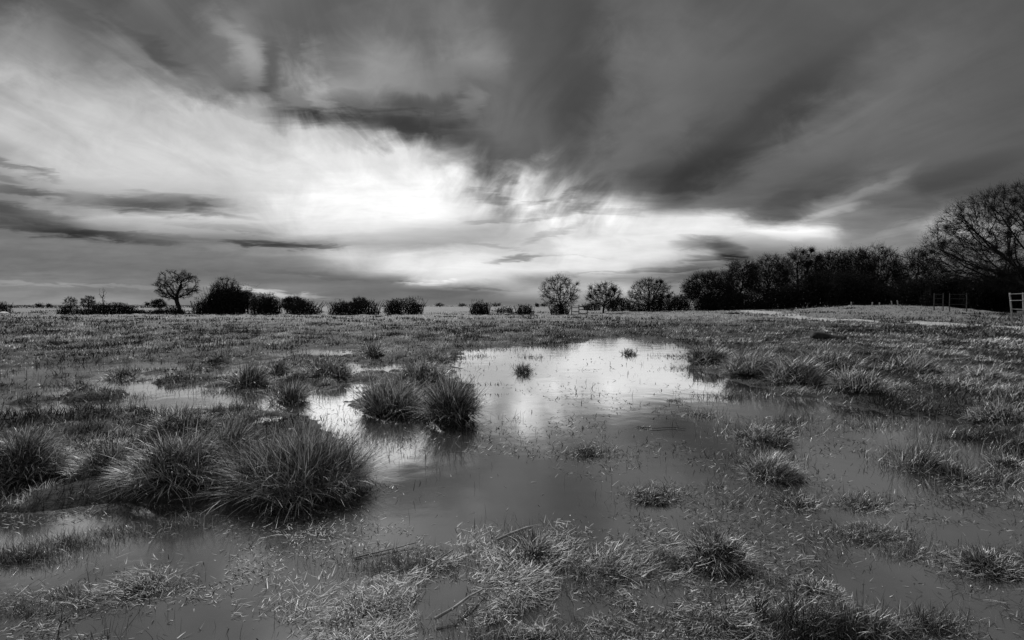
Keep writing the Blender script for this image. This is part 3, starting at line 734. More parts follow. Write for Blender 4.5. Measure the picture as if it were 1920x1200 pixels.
ISLETS = [
 (978, 700, 18, 670, 'islet', 'small upright rush sprig mirrored in the bright water in the middle'),
 (1180, 666, 17, 650, 'islet', 'tiny dark grass clump in the bright neck of the pool'),
 (1102, 858, 32, 838, 'islet', 'low ragged dark clump alone in open water at the centre of the pool'),
 (1225, 945, 52, 912, 'islet', 'flat dark clump in the pool right of centre, near the foreground'),
 (1345, 920, 20, 904, 'islet', 'very small leafy clump below the two flattened tussocks'),
 (1495, 958, 45, 922, 'islet', 'dark clump left of a second like it in the right foreground water'),
 (1615, 962, 55, 930, 'islet', 'dark clump right of its twin in the right foreground water'),
 (1640, 1020, 75, 984, 'islet', 'long dark clump lying aslant in the right foreground'),
 (1850, 1080, 62, 1025, 'islet', 'straggly pale clump in the water near the right edge foreground'),
 (1000, 1050, 55, 990, 'islet', 'dark clump under matted straw in the centre foreground'),
 (1090, 1085, 30, 1058, 'islet', 'small dark clump in the straw right of the matted one in the foreground'),
 (270, 1118, 45, 1080, 'islet', 'grass clump among floating bits in the left foreground water'),
 (130, 1132, 55, 1100, 'islet', 'ragged grass clump near the bottom left corner'),
 (1320, 784, 30, 768, 'islet', 'thin flat clump in the pool left of the upper flattened tussock'),
 (1270, 755, 26, 742, 'islet', 'faint low clump in the middle of the bright pool'),
 (1205, 806, 22, 794, 'islet', 'little clump at the left end of the floating dark stick'),
 (1530, 1130, 60, 1085, 'islet', 'upright sedge clump at the bottom edge right of centre'),
 (1940, 960, 50, 925, 'islet', 'clump of leaning blades cut by the right edge'),
]
for t in ISLETS: tussock(*t)

# ------------------------------------------------------------------ trees and shrubs
def tubes(A, B, ra, rb, sides=3):
    """tapered prisms from A to B"""
    A, B = np.asarray(A, float), np.asarray(B, float)
    d = B - A; ln = np.linalg.norm(d, axis=1, keepdims=True) + 1e-9; d = d / ln
    up = np.where(np.abs(d[:, 2:3]) > .9, np.array([[1., 0, 0]]), np.array([[0, 0, 1.]]))
    u = np.cross(d, up); u /= np.linalg.norm(u, axis=1, keepdims=True) + 1e-9
    v = np.cross(d, u)
    n = len(A); V = np.empty((n, 2 * sides, 3))
    for k in range(sides):
        c, s = math.cos(2 * math.pi * k / sides), math.sin(2 * math.pi * k / sides)
        o = u * c + v * s
        V[:, k] = A + o * ra[:, None]; V[:, sides + k] = B + o * rb[:, None]
    q = np.array([[k, (k + 1) % sides, sides + (k + 1) % sides, sides + k] for k in range(sides)])
    Fc = (q[None] + (np.arange(n) * 2 * sides)[:, None, None]).reshape(-1)
    return V.reshape(-1, 3), Fc

def grow(w, h, trunk_h, seed, n_attr=700, shape='dome', step=None, lean=0.0, kill=2.2, low=0.0, straight=False):
    """space colonisation: returns node positions, parents"""
    r = np.random.default_rng(seed)
    step = step or h / 32
    pts = []
    while len(pts) < n_attr:
        p = r.uniform(-1, 1, 3)
        q = p[0] ** 2 + p[1] ** 2
        if shape == 'dome':
            if q + max(p[2], 0) ** 2 + (1.15 * min(p[2], 0)) ** 2 > 1: continue
        elif shape == 'fan':
            if q + p[2] ** 2 > 1 or p[2] < -.9 + .9 * math.sqrt(q) : continue
        if q + p[2] ** 2 < (.3 if n_attr > 1500 else .08) and r.random() < .8: continue
        bz = trunk_h * .8 + low; zc = bz + (h - bz) * (.42 + .58 * p[2]) if p[2] > 0 else bz + (h - bz) * (.42 + .47 * p[2])
        pts.append((p[0] * w / 2 + lean * zc, p[1] * w / 2, zc))
    At = np.array(pts)
    # clumps: pull the attractors together a little so that gaps show between the limbs
    cc = At[r.integers(0, n_attr, 26)]
    nn = np.argmin(((At[:, None] - cc[None]) ** 2).sum(-1), 1)
    pull = .04 if straight else .26
    At = At * (1 - pull) + cc[nn] * pull
    nodes = [np.array([0., 0., -.15])]; par = [-1]
    k = 0
    while nodes[-1][2] < trunk_h:
        nodes.append(nodes[-1] + np.array([r.normal(0, .08) * step + lean * step * .4, r.normal(0, .08) * step, step])); par.append(len(nodes) - 2)
    N = np.array(nodes)
    D = ((At[:, None] - N[None]) ** 2).sum(-1)
    best = D.argmin(1); bd = D.min(1)
    alive = np.ones(n_attr, bool)
    for it in range(90):
        act = alive
        if act.sum() < 3: break
        idx = best[act]
        dirs = At[act] - N[idx]; dirs /= np.linalg.norm(dirs, axis=1, keepdims=True) + 1e-9
        u, inv = np.unique(idx, return_inverse=True)
        s = np.zeros((len(u), 3)); np.add.at(s, inv, dirs)
        s += r.normal(0, .07 if straight else .22, s.shape) * np.linalg.norm(s, axis=1, keepdims=True)
        s[:, 2] += .06
        s /= np.linalg.norm(s, axis=1, keepdims=True) + 1e-9
        new = N[u] + s * step
        base = len(N)
        par += list(u); N = np.concatenate([N, new])
        d2 = ((At[:, None] - new[None]) ** 2).sum(-1)
        m = d2.min(1); am = d2.argmin(1)
        up = m < bd; bd = np.where(up, m, bd); best = np.where(up, am + base, best)
        alive &= bd > (kill * step * .5) ** 2
        if len(N) > 6000: break
    return N, np.array(par)

def make_tree(name, loc, w, h, trunk_h, seed, label, cat='tree', group=None, r0=.3, twig=.6, ntwig=5, tip=.014, shape='dome', lean=0.0, n_attr=700, leaves=0, leaf=.1, kill=2.2, expo=2.3, low=0.0, leafz=(0, 1), off=0.0, root_off=False):
    e = empty(name, loc, label, cat, group)
    r = np.random.default_rng(seed + 99); r0 = r0 * .72
    N, par = grow(w * .93, h * .95, trunk_h, seed, int(n_attr * (1.9 if shape == 'fan' else 1.5)), 'dome', None, lean, kill, low, shape == 'fan')
    n = len(N)
    # fill the height and width the tree has
    N[:, 2] *= (h - twig * .45) / N[:, 2].max()
    if not root_off:
        lo_, hi_ = N[:, 0].min(), N[:, 0].max(); f_ = (w - twig * .8) / (hi_ - lo_)
        up_ = smoothstep(N[:, 2], 0, h * .3)
        N[:, 0] = N[:, 0] * f_ + (-(lo_ + hi_) / 2 * f_) * up_ + off * up_
    acc = np.zeros(n); kids = np.zeros(n, int)
    for i in range(n - 1, 0, -1):
        if acc[i] == 0: acc[i] = tip ** expo
        acc[par[i]] += acc[i]; kids[par[i]] += 1
    rad = acc ** (1 / expo); rad = tip + (rad - tip) * (r0 - tip) / max(rad.max() - tip, 1e-6)
    i = np.arange(1, n); p = par[1:]
    thick = rad[i] > r0 * .30
    rp = np.where(p == 0, rad[p] * 1.35, np.minimum(rad[p], rad[i] * 1.5))
    V, Fc = tubes(N[p][thick], N[i][thick], rp[thick], rad[i][thick], 7)
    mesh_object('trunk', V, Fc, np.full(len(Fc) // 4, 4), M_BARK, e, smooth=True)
    th = ~thick
    A, B, ra, rb = [N[p][th]], [N[i][th]], [rp[th]], [rad[i][th]]
    # twigs
    cand = np.where((rad < r0 * .22) & (np.arange(n) > 3))[0]
    if len(cand):
        src = np.repeat(cand, ntwig)
        S = N[src]; dirn = S - N[par[src]]; dirn /= np.linalg.norm(dirn, axis=1, keepdims=True) + 1e-9
        outw = S - np.array([lean * h * .5, 0, trunk_h + (h - trunk_h) * .3]); outw /= np.linalg.norm(outw, axis=1, keepdims=True) + 1e-9
        dirn = dirn * .7 + outw * .5 + r.normal(0, .55, S.shape) + np.array([0, 0, .15]); dirn /= np.linalg.norm(dirn, axis=1, keepdims=True)
        L = twig * r.uniform(.35, 1.1, len(S))[:, None]
        M = S + dirn * L * .5; E = M + (dirn + r.normal(0, .4, S.shape)) * L * .5
        E2 = M + (dirn + r.normal(0, .7, S.shape)) * L * .45
        t = tip
        A += [S, M, M]; B += [M, E, E2]; ra += [np.full(len(S), t), np.full(len(S), t * .75), np.full(len(S), t * .7)]; rb += [np.full(len(S), t * .75), np.full(len(S), t * .4), np.full(len(S), t * .4)]
    V, Fc = tubes(np.concatenate(A), np.concatenate(B), np.concatenate(ra), np.concatenate(rb), 3)
    mesh_object('crown', V, Fc, np.full(len(Fc) // 4, 4), M_BARK, e)
    if leaves:
        zs = N[:, 2] / h
        cand = np.where((rad < r0 * .3) & (zs >= leafz[0]) & (zs <= leafz[1]))[0]
        c = N[r.choice(cand, leaves)] + r.normal(0, twig * .45, (leaves, 3))
        leaf_mesh('foliage', c, leaf, e, r)
    return e

def leaf_mesh(name, c, size, parent, r, mat=None, flat=0.0):
    n = len(c)
    a = r.normal(0, 1, (n, 3)); a /= np.linalg.norm(a, axis=1, keepdims=True)
    b = np.cross(a, r.normal(0, 1, (n, 3))); b /= np.linalg.norm(b, axis=1, keepdims=True)
    s = size * r.uniform(.5, 1.4, (n, 1))
    V = np.stack([c - a * s, c + b * s * .45, c + a * s, c - b * s * .45], 1).reshape(-1, 3)
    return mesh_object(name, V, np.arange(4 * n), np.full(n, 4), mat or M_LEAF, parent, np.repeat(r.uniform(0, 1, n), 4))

def make_shrub(name, loc, w, h, seed, label, cat='shrub', group='hedgerow shrubs across the meadow', spikes=.25, dens=1.0, lobes=5, leaf=None, bdepth=None, mat=None):
    """dense thorn bush: lobes of twiggy growth, stems inside and bristling shoots outside"""
    e = empty(name, loc, label, cat, group)
    r = np.random.default_rng(seed)
    depth = bdepth or min(w, 4.5)
    L = [(r.uniform(-.34, .34) * w, r.uniform(-.25, .25) * depth, r.uniform(.28, .62) * h, r.uniform(.24, .40) * w, r.uniform(.36, .52) * h) for _ in range(lobes)]
    L += [(0, 0, .42 * h, .46 * w, .50 * h), (-.25 * w, 0, .2 * h, .25 * w, .28 * h), (.25 * w, 0, .2 * h, .25 * w, .28 * h)]
    L = np.array(L)
    leaf = leaf or .085 * max(h, 2) / 2.8
    n = int(np.clip(w * h * 430 * dens, 500, 14000))
    k = r.integers(0, len(L), n)
    d = r.normal(0, 1, (n, 3)); d /= np.linalg.norm(d, axis=1, keepdims=True)
    rad = r.random(n) ** .42
    hx = np.minimum(L[k, 3], .5 * w - np.abs(L[k, 0]) * .8)
    c = np.stack([L[k, 0] + d[:, 0] * rad * hx, L[k, 1] + d[:, 1] * rad * depth * .38, L[k, 2] + d[:, 2] * rad * L[k, 4]], 1)
    edge = 1 + .42 * (fbm(c[:, 0] * 1.6 + seed, c[:, 2] * 1.6, 3, seed * 1.3) - .5) * 2 - .12
    inside = (np.abs(c[:, 0]) / (w * .5)) ** 2.3 + (np.maximum(c[:, 2], 0) / (h * .95)) ** 2.2 < edge
    inside &= c[:, 2] > 0
    c = c[inside]
    c += r.normal(0, leaf * .5, c.shape)
    c[:, 2] = np.maximum(c[:, 2], .02)
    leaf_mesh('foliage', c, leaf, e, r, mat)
    # stems from the ground, arching out, and bristling shoots
    m = int(26 + 10 * w)
    a = r.uniform(0, 6.283, m); rr = r.random(m)
    P0 = np.stack([r.normal(0, .28 * w, m), r.normal(0, .12 * depth, m), np.full(m, -.05)], 1); P0[:, 0] = np.clip(P0[:, 0], -.4 * w, .4 * w)
    P1 = P0 + np.stack([np.cos(a) * .10 * w, np.sin(a) * .08 * depth, h * r.uniform(.35, .6, m)], 1)
    P2 = P1 + np.stack([np.cos(a) * .10 * w, np.sin(a) * .08 * depth, h * r.uniform(.15, .35, m)], 1)
    ns = int(w * h * 34 * (spikes + .15))
    kk = r.integers(0, lobes + 1, ns)
    d = r.normal(0, 1, (ns, 3)); d[:, 2] = np.abs(d[:, 2]) * 1.3; d /= np.linalg.norm(d, axis=1, keepdims=True)
    S = np.stack([L[kk, 0] + d[:, 0] * L[kk, 3] * .75, L[kk, 1] + d[:, 1] * depth * .3, L[kk, 2] + d[:, 2] * L[kk, 4] * .75], 1)
    S[:, 2] = np.minimum(S[:, 2], h * .9)
    Ls = h * spikes * r.uniform(.3, 1.1, (ns, 1))
    E = S + (d + r.normal(0, .35, d.shape)) * Ls
    E[:, 2] = np.minimum(E[:, 2], h * 1.03)
    Mi = (S + E) / 2 + r.normal(0, .04 * h, S.shape)
    tw = S + (E - S) * .6; te = tw + r.normal(0, 1, S.shape) * Ls * .4; te[:, 2] = np.minimum(te[:, 2], h * 1.03)
    A = np.concatenate([P0, P1, S, Mi, tw]); B = np.concatenate([P1, P2, Mi, E, te])
    t0 = .016 * max(1, -loc[1] * 0 + loc[1] / 75)
    ra = np.concatenate([np.full(m, .05), np.full(m, .035), np.full(ns, t0 * 1.3), np.full(ns, t0), np.full(ns, t0 * .8)]); rb = np.concatenate([np.full(m, .035), np.full(m, .02), np.full(ns, t0), np.full(ns, t0 * .5), np.full(ns, t0 * .4)])
    V, Fc = tubes(A, B, ra, rb, 3)
    mesh_object('twig_canopy', V, Fc, np.full(len(Fc) // 4, 4), M_BARK, e)
    return e

def at(px, depth):
    x = (px - 960) / F * depth
    return (x, depth, hz(x, depth))
def zrow(row, depth): return CAM_H - (row - HORIZON) / F * depth

def bush_px(x0, x1, top, depth, seed, label, spikes=.25, **kw):
    px = (x0 + x1) / 2
    loc = at(px, depth)
    return make_shrub(kw.pop('name', 'shrub'), (loc[0], loc[1], loc[2] - .05), (x1 - x0) / F * depth, zrow(top, depth) - loc[2] + .05, seed, label, spikes=spikes, **kw)
def tree_px(x0, x1, top, depth, trunk_px, seed, label, fork=.2, root=None, **kw):
    px = root if root is not None else (x0 + x1) / 2
    loc = at(px, depth); h = zrow(top, depth) - loc[2]
    kw.setdefault('off', ((x0 + x1) / 2 - px) / F * depth)
    return make_tree('tree', loc, (x1 - x0) / F * depth, h, h * fork, seed, label, r0=trunk_px / 2 / F * depth, **kw)

D = 76
HS = [
 (-30, 17, 562, D, 11, 'rounded dark bush cut by the left edge of the photo', .15),
 (109, 143, 570, D, 12, 'low dark bush at the left end of the first hedge group', .15),
 (138, 174, 575, D, 13, 'low flat bush second from the left in the first hedge group', .1),
 (168, 206, 566, D, 14, 'rounded bush in the middle of the first hedge group under the dead spindly tree', .15),
 (196, 236, 563, D, 15, 'tallest bush of the first hedge group on the left', .15),
 (228, 256, 568, D, 16, 'bush sloping down at the right of the first hedge group', .15),
 (248, 282, 578, D, 17, 'lowest bush at the right end of the first hedge group', .1),
 (282, 314, 577, D, 18, 'small low bush left of the domed oak', .1),
 (306, 334, 572, D, 19, 'small bush touching the left of the oak trunk', .12),
 (330, 346, 576, D - 1, 20, 'scrub growing round the foot of the oak trunk', .12),
 (362, 400, 557, D, 21, 'lower rounded bush at the left flank of the tallest thicket', .15),
 (386, 462, 530, D, 22, 'tallest thicket with a crown of bristling bare shoots, right of the oak', .22),
 (470, 527, 549, D, 24, 'dark domed bush with bristly top right of the tallest thicket', .22),
 (533, 606, 559, D, 26, 'broad bush with a bare left half, third big one right of the oak', .2),
 (614, 664, 560, D, 27, 'left half of the long bush pair before the isolated domed bush', .2),
 (652, 712, 559, D, 28, 'right half of the long bush pair, with one small upright tip', .2),
 (720, 797, 555, D, 29, 'large domed bush at the right end of the main bush row', .14),
 (879, 920, 561, D, 30, 'isolated round bush standing right of the gap in the row', .14),
 (930, 963, 573, D + 14, 31, 'smallest pale grey bush between two darker round ones', .12),
 (966, 1003, 567, D, 32, 'small domed bush left of the bare thorn tree', .14),
 (1030, 1070, 566, D, 33, 'dark brambles round the foot of the bare thorn tree', .18),
 (1092, 1128, 564, D + 50, 34, 'grey rounded bush behind and left of the fan shaped bare tree', .08),
 (1135, 1188, 556, D + 40, 35, 'wide grey bush behind and right of the fan shaped bare tree', .12),
 (1176, 1218, 565, D + 26, 36, 'grey bush at the left foot of the spreading tree before the wood', .12),
 (1205, 1262, 556, D + 20, 37, 'dark bush at the right foot of the spreading tree before the wood', .12),
 (1250, 1300, 550, D + 20, 38, 'bush filling the gap between the spreading tree and the wood', .2),
]
for (x0, x1, top, dep, sd_, lab, spk) in HS:
    bush_px(x0, x1, top, dep, sd_, lab, spk, dens=1.15 if dep < 80 else .7)
# bristling bare shoots through the tops of the thickets are small bare trees of their own
tree_px(396, 456, 520, D + 1, 5, 201, 'bare shoots fanning out of the top of the tallest thicket', fork=.25, shape='fan', twig=.55, ntwig=3, tip=.016, n_attr=220)
tree_px(446, 484, 545, D + 2, 4, 202, 'small bare thorn tree between the tallest thicket and the next bush', fork=.2, twig=.6, ntwig=4, tip=.015, n_attr=240)
tree_px(528, 572, 555, D + 2, 4, 203, 'small bare tree mixed into the broad bush, third right of the oak', fork=.2, twig=.5, ntwig=4, tip=.015, n_attr=260)
tree_px(655, 690, 557, D + 2, 4, 204, 'twiggy bare tree poking over the long bush pair', fork=.3, twig=.4, ntwig=3, tip=.015, n_attr=200)
tree_px(293, 376, 506, D, 10, 3, 'bare domed oak with a thick trunk and twisting limbs on the left', fork=.34, root=338, twig=.42, ntwig=4, tip=.015, n_attr=440, kill=2.3)
tree_px(121, 143, 556, D + 4, 2.5, 41, 'small bare tree rising from the left end of the first hedge group', fork=.3, twig=.3, ntwig=3, tip=.014, n_attr=140)
tree_px(154, 180, 554, D + 6, 3, 42, 'little spreading tree with a flat domed top above the first hedge group', fork=.4, twig=.3, ntwig=4, tip=.014, n_attr=170)
tree_px(186, 201, 537, D + 2, 2, 43, 'dead spindly tree, tall and thin, above the first hedge group', fork=.55, twig=.3, ntwig=2, tip=.013, n_attr=70)
tree_px(182, 208, 560, D + 3, 2, 44, 'low bare tree crown beside the dead spindly tree', fork=.3, twig=.3, ntwig=3, tip=.014, n_attr=120)
tree_px(285, 310, 560, D + 30, 2.5, 45, 'small flat topped tree far behind, left of the domed oak', fork=.3, twig=.5, ntwig=4, tip=.02, n_attr=170)
tree_px(1012, 1086, 514, D, 5, 46, 'bare wispy thorn tree leaning left beside the field gate', fork=.16, root=1052, shape='fan', twig=.7, ntwig=3, tip=.013, n_attr=230, kill=2.6, leaves=500, leaf=.09, leafz=(.3, .62), lean=-.05)
tree_px(1097, 1168, 527, D + 10, 5, 47, 'fan shaped bare tree standing alone right of the field gate', fork=.16, root=1131, shape='fan', twig=.7, ntwig=3, tip=.014, n_attr=260, kill=2.6)
tree_px(1176, 1258, 522, D + 16, 7, 48, 'spreading bare tree with a dense dark crown before the wood', fork=.15, shape='fan', twig=.7, ntwig=3, tip=.013, n_attr=380, kill=2.4, leaves=500, leaf=.10)
M_SHADEWOOD = solid_mat('shade_dark_timber', 0.025, 0.06, 9, bump=0.004)  # pen timber, its colour darkened to stand in for shade under the trees
WOOD = 'trees of the wood along the right side'
WT_ = [
 (1280, 1382, 508, 96, 8, 51, 'leafy tree at the left end of the wood, lowest and densest of its front', .12, 'dome', 7000),
 (1345, 1425, 488, 98, 8, 52, 'leafy tree second from the left in the wood, with light showing through', .2, 'dome', 4200),
 (1395, 1480, 476, 100, 8, 53, 'ivy hung tree third from the left in the wood', .25, 'dome', 4000),
 (1450, 1545, 465, 102, 8, 54, 'tall bare topped tree where the wood reaches its even height', .25, 'fan', 1800),
 (1520, 1600, 468, 98, 8, 55, 'tree with brushy top above the black thicket of the wood', .25, 'fan', 2400),
 (1570, 1640, 466, 94, 8, 56, 'narrow dark tree left of the wide fan of bare branches', .25, 'dome', 1800),
 (1600, 1690, 459, 90, 8, 57, 'tree with a wide fan of bare branches against the sky, tallest of the even wood', .2, 'fan', 500),
 (1672, 1762, 467, 88, 8, 58, 'rounded bare tree just left of the giant tree', .2, 'dome', 900),
]
for (x0, x1, top, dep, tp, sd_, lab, fk, shp, lv) in WT_:
    tree_px(x0, x1, top, dep, tp, sd_, lab, fork=fk, shape=shp, twig=1.1, ntwig=4, tip=.017, n_attr=700, leaves=int(lv * .38), leaf=.15, group=WOOD)
tree_px(1768, 2160, 326, 60, 26, 61, 'giant bare tree with long outstretched limbs at the right edge', fork=.16, root=1945, shape='fan', twig=.9, ntwig=7, tip=.011, n_attr=2100, kill=1.8, group=WOOD)
UG = 'dark thickets under the wood'
US = [
 (1340, 1430, 545, 92, 71, 'low dark thicket under the leafy left trees of the wood', .12),
 (1410, 1505, 528, 92, 72, 'low dark thicket under the ivy hung tree', .12),
 (1500, 1590, 494, 90, 73, 'tall black thicket, highest solid mass in the middle of the wood', .12),
 (1545, 1640, 505, 86, 74, 'black thicket sloping down right of the highest solid mass', .14),
 (1610, 1700, 526, 84, 75, 'dark thicket under the wide fan of bare branches', .14),
 (1670, 1770, 515, 80, 76, 'dark thicket under the rounded bare tree', .14),
 (1730, 1830, 500, 72, 77, 'tall dark thicket left under the giant tree behind the wooden pen', .14),
 (1800, 1900, 506, 68, 78, 'dark thicket under the giant tree behind the pale stile', .14),
 (1870, 1990, 480, 66, 79, 'tall black thicket at the right edge behind the pale stile', .14),
 (1960, 2100, 490, 64, 80, 'black thicket partly outside the right edge', .14),
 (1300, 1360, 552, 94, 81, 'dark scrub at the left foot of the wood', .12),
]
for (x0, x1, top, dep, sd_, lab, spk) in US:
    bush_px(x0, x1, top, dep, sd_, lab, spk, dens=.55, group=UG, leaf=.16, bdepth=5, name='thicket')

# far hedges and the trees on the horizon
def hedge(px0, px1, depth, top, label, seed):
    x0, x1 = (px0 - 960) / F * depth, (px1 - 960) / F * depth
    z = hz((x0 + x1) / 2, depth); h = zrow(top, depth) - z
    r = np.random.default_rng(seed)
    e = tag(empty('hedge', ((x0 + x1) / 2, depth, z), label, 'hedge', 'long hedges across the far fields'))
    W = x1 - x0; n = int(W * 26)
    X = r.uniform(-W / 2, W / 2, n); hh = h * (.72 + .5 * fbm(X * .22 + seed, X * 0, 3, seed))
    c = np.stack([X, r.uniform(-.9, .9, n), r.random(n) ** .7 * hh], 1)
    leaf_mesh('foliage', c, .26, e, r)
    m = int(W * 1.2); X = r.uniform(-W / 2, W / 2, m); A = np.stack([X, np.zeros(m), np.zeros(m)], 1); B = A + np.stack([r.normal(0, .2, m), r.normal(0, .2, m), np.full(m, h * .8)], 1)
    V, Fc = tubes(A, B, np.full(m, .06), np.full(m, .03), 3)
    mesh_object('twig_canopy', V, Fc, np.full(len(Fc) // 4, 4), M_BARK, e)
hedge(-200, 292, 230, 573.2, 'long trimmed dark hedge across the field behind the left bushes', 5)
hedge(286, 370, 240, 572.8, 'hedge stretch seen behind the oak trunk', 6)
hedge(-300, 460, 620, 571.4, 'faint thin hedge line farthest away on the left horizon', 7)
hedge(600, 1110, 520, 573.0, 'thin far hedge across the horizon behind the isolated bushes', 8)
FT = 'tiny trees on the far horizon'
for i, (x0, x1, top, lab) in enumerate([
 (66, 82, 568, 'tiny tree clump on the far left horizon'), (272, 282, 566, 'tiny round tree on the horizon left of the flat topped one'), (815, 834, 567.5, 'tiny domed tree on the horizon right of the main bush row'),
 (858, 876, 568.5, 'tiny domed tree on the horizon just left of the isolated round bush'), (921, 941, 567, 'distant tree left above the smallest pale bush'),
 (1002, 1012, 568, 'distant small tree left beside the bare thorn tree'), (1013, 1028, 567, 'distant small tree touching the bare thorn tree'), (776, 800, 570, 'distant low tree at the right of the large domed bush'), (88, 96, 569, 'tiny narrow tree on the far left horizon')]):
    tree_px(x0, x1, top, 330, 1.6, 300 + i, lab, fork=.25, twig=1.2, ntwig=4, tip=.05, n_attr=90, leaves=260, leaf=.32, group=FT)

# ------------------------------------------------------------------ fences, gate, stile, track, log
def bm_obj(name, boxes, mat, parent, bevel=.006):
    import bmesh
    bm = bmesh.new()
    for (p, q, w, d) in boxes:      # a squared timber from p to q, w wide and d deep
        p, q = Vector(p), Vector(q); ax = (q - p); L = ax.length
        mt = Matrix.Translation((p + q) / 2) @ ax.to_track_quat('Z', 'Y').to_matrix().to_4x4() @ Matrix.Diagonal((w, d, L, 1))
        bmesh.ops.create_cube(bm, size=1, matrix=mt)
    bmesh.ops.bevel(bm, geom=bm.edges[:], offset=bevel, segments=1, affect='EDGES')
    me = bpy.data.meshes.new(name); bm.to_mesh(me); bm.free(); me.materials.append(mat)
    o = bpy.data.objects.new(name, me); COL.objects.link(o)
    if parent: o.parent = parent
    return o

# pale post and rail stile at the right edge
d = 38.0
lx = (1904 - 960) / F * d; lz = hz(lx, d)
st = empty('stile', (lx, d, lz), 'pale three railed wooden stile at the right edge below the giant tree', 'stile')
X = lambda p: (p - 960) / F * d - lx
Zr = lambda r: zrow(r, d) - lz
for rr in ((1890, 551.5, 1916, 550.5), (1892, 563.5, 1918, 563), (1896, 579.5, 1920, 580)):
    bm_obj('rail', [((X(rr[0]), -.09, Zr(rr[1])), (X(rr[2]), -.09, Zr(rr[3])), .12, .05)], M_PALEWOOD, st)
bm_obj('post', [((X(1900), 0, -.1), (X(1892), 0, Zr(549)), .08, .09)], M_WOOD, st)
bm_obj('post', [((X(1921), 0, -.1), (X(1917), 0, Zr(549)), .08, .09)], M_WOOD, st)
bm_obj('step_board', [((X(1898), -.35, Zr(586)), (X(1922), -.35, Zr(586)), .05, .28)], M_WOOD, st)

# five barred field gate beside the bare thorn tree
d = 74.0
lx = (1092 - 960) / F * d; lz = hz(lx, d)
gt = empty('field_gate', (lx, d, lz), 'small dark railed field gate right of the bare thorn tree', 'gate')
X = lambda p: (p - 960) / F * d - lx
Zr = lambda r: zrow(r, d) - lz
bm_obj('post', [((X(1072), 0, 0), (X(1072), 0, Zr(573)), .12, .12)], M_DARKWOOD, gt)
bm_obj('post', [((X(1085.5), 0, 0), (X(1085.5), 0, Zr(571)), .12, .12)], M_DARKWOOD, gt)
bm_obj('post', [((X(1101), 0, 0), (X(1101), 0, Zr(574)), .12, .12)], M_DARKWOOD, gt)
for r1 in (575, 580.5, 588): bm_obj('rail', [((X(1086.5), -.09, Zr(r1)), (X(1100), -.09, Zr(r1)), .05, .12)], M_DARKWOOD, gt)
for r1 in (577, 584): bm_obj('rail', [((X(1073), -.09, Zr(r1)), (X(1084.5), -.09, Zr(r1)), .05, .10)], M_DARKWOOD, gt)
# sagging frame under the thorn tree
fr_ = empty('broken_fence', ((1048 - 960) / F * 73.5, 73.5, hz((1048 - 960) / F * 73.5, 73.5)), 'dark timber frame with one top rail under the bare thorn tree', 'fence')
X = lambda p: (p - 1048) / F * 73.5
bm_obj('post', [((X(1035), 0, 0), (X(1032.5), 0, 1.95), .1, .1)], M_DARKWOOD, fr_)
bm_obj('post', [((X(1060), 0, 0), (X(1060), 0, 1.95), .1, .1)], M_DARKWOOD, fr_)
bm_obj('rail', [((X(1031), -.08, 1.86), (X(1062), -.08, 1.88), .05, .12)], M_DARKWOOD, fr_)

# wooden pens in the dark under the wood
for (cx, x0, x1, top, lab) in ((1759, 1751, 1768, 551, 'narrow timber pen at the foot of the wood, left of a wider one'),
                               (1795, 1780, 1812, 551, 'wider timber pen in the shade at the foot of the wood')):
    dd = 62.0; lx = (cx - 960) / F * dd; lz = hz(lx, dd)
    pn = empty('timber_pen', (lx, dd, lz), lab, 'fence')
    X = lambda p: (p - cx) / F * dd
    H1 = zrow(top, dd) - lz
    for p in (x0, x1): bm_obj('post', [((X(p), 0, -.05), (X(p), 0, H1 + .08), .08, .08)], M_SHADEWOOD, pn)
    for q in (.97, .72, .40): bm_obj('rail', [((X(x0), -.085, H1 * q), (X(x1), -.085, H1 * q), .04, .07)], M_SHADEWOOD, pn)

# posts along the top of the bank
for (p, top, lean, lab) in ((1596, 566, 0, 'short pale fence post alone on the bank, left of the others'), (1635, 566.5, .1, 'thin leaning fence post on the bank, second from the left'), (1649, 567, -.05, 'stubby fence post on the bank, third from the left'),
                            (1673, 564.5, -.25, 'fence post leaning left on the bank, one of the close pair'), (1684, 563.5, -.2, 'tallest fence post on the bank, right one of the close pair')):
    dd = 71.0; lx = (p - 960) / F * dd; lz = hz(lx, dd)
    ps = empty('fence_post', (lx, dd, lz), lab, 'fence post', 'fence posts along the bank')
    hh = zrow(top, dd) - lz
    bm_obj('post_shaft', [((0, 0, -.1), (lean * hh, 0, hh), .12, .12)], M_WOOD, ps, .015)
    bm_obj('wire_staple', [((lean * hh * .8, -.07, hh * .8), (lean * hh * .8 + .1, -.07, hh * .8), .02, .02)], M_WIRE, ps, .003)

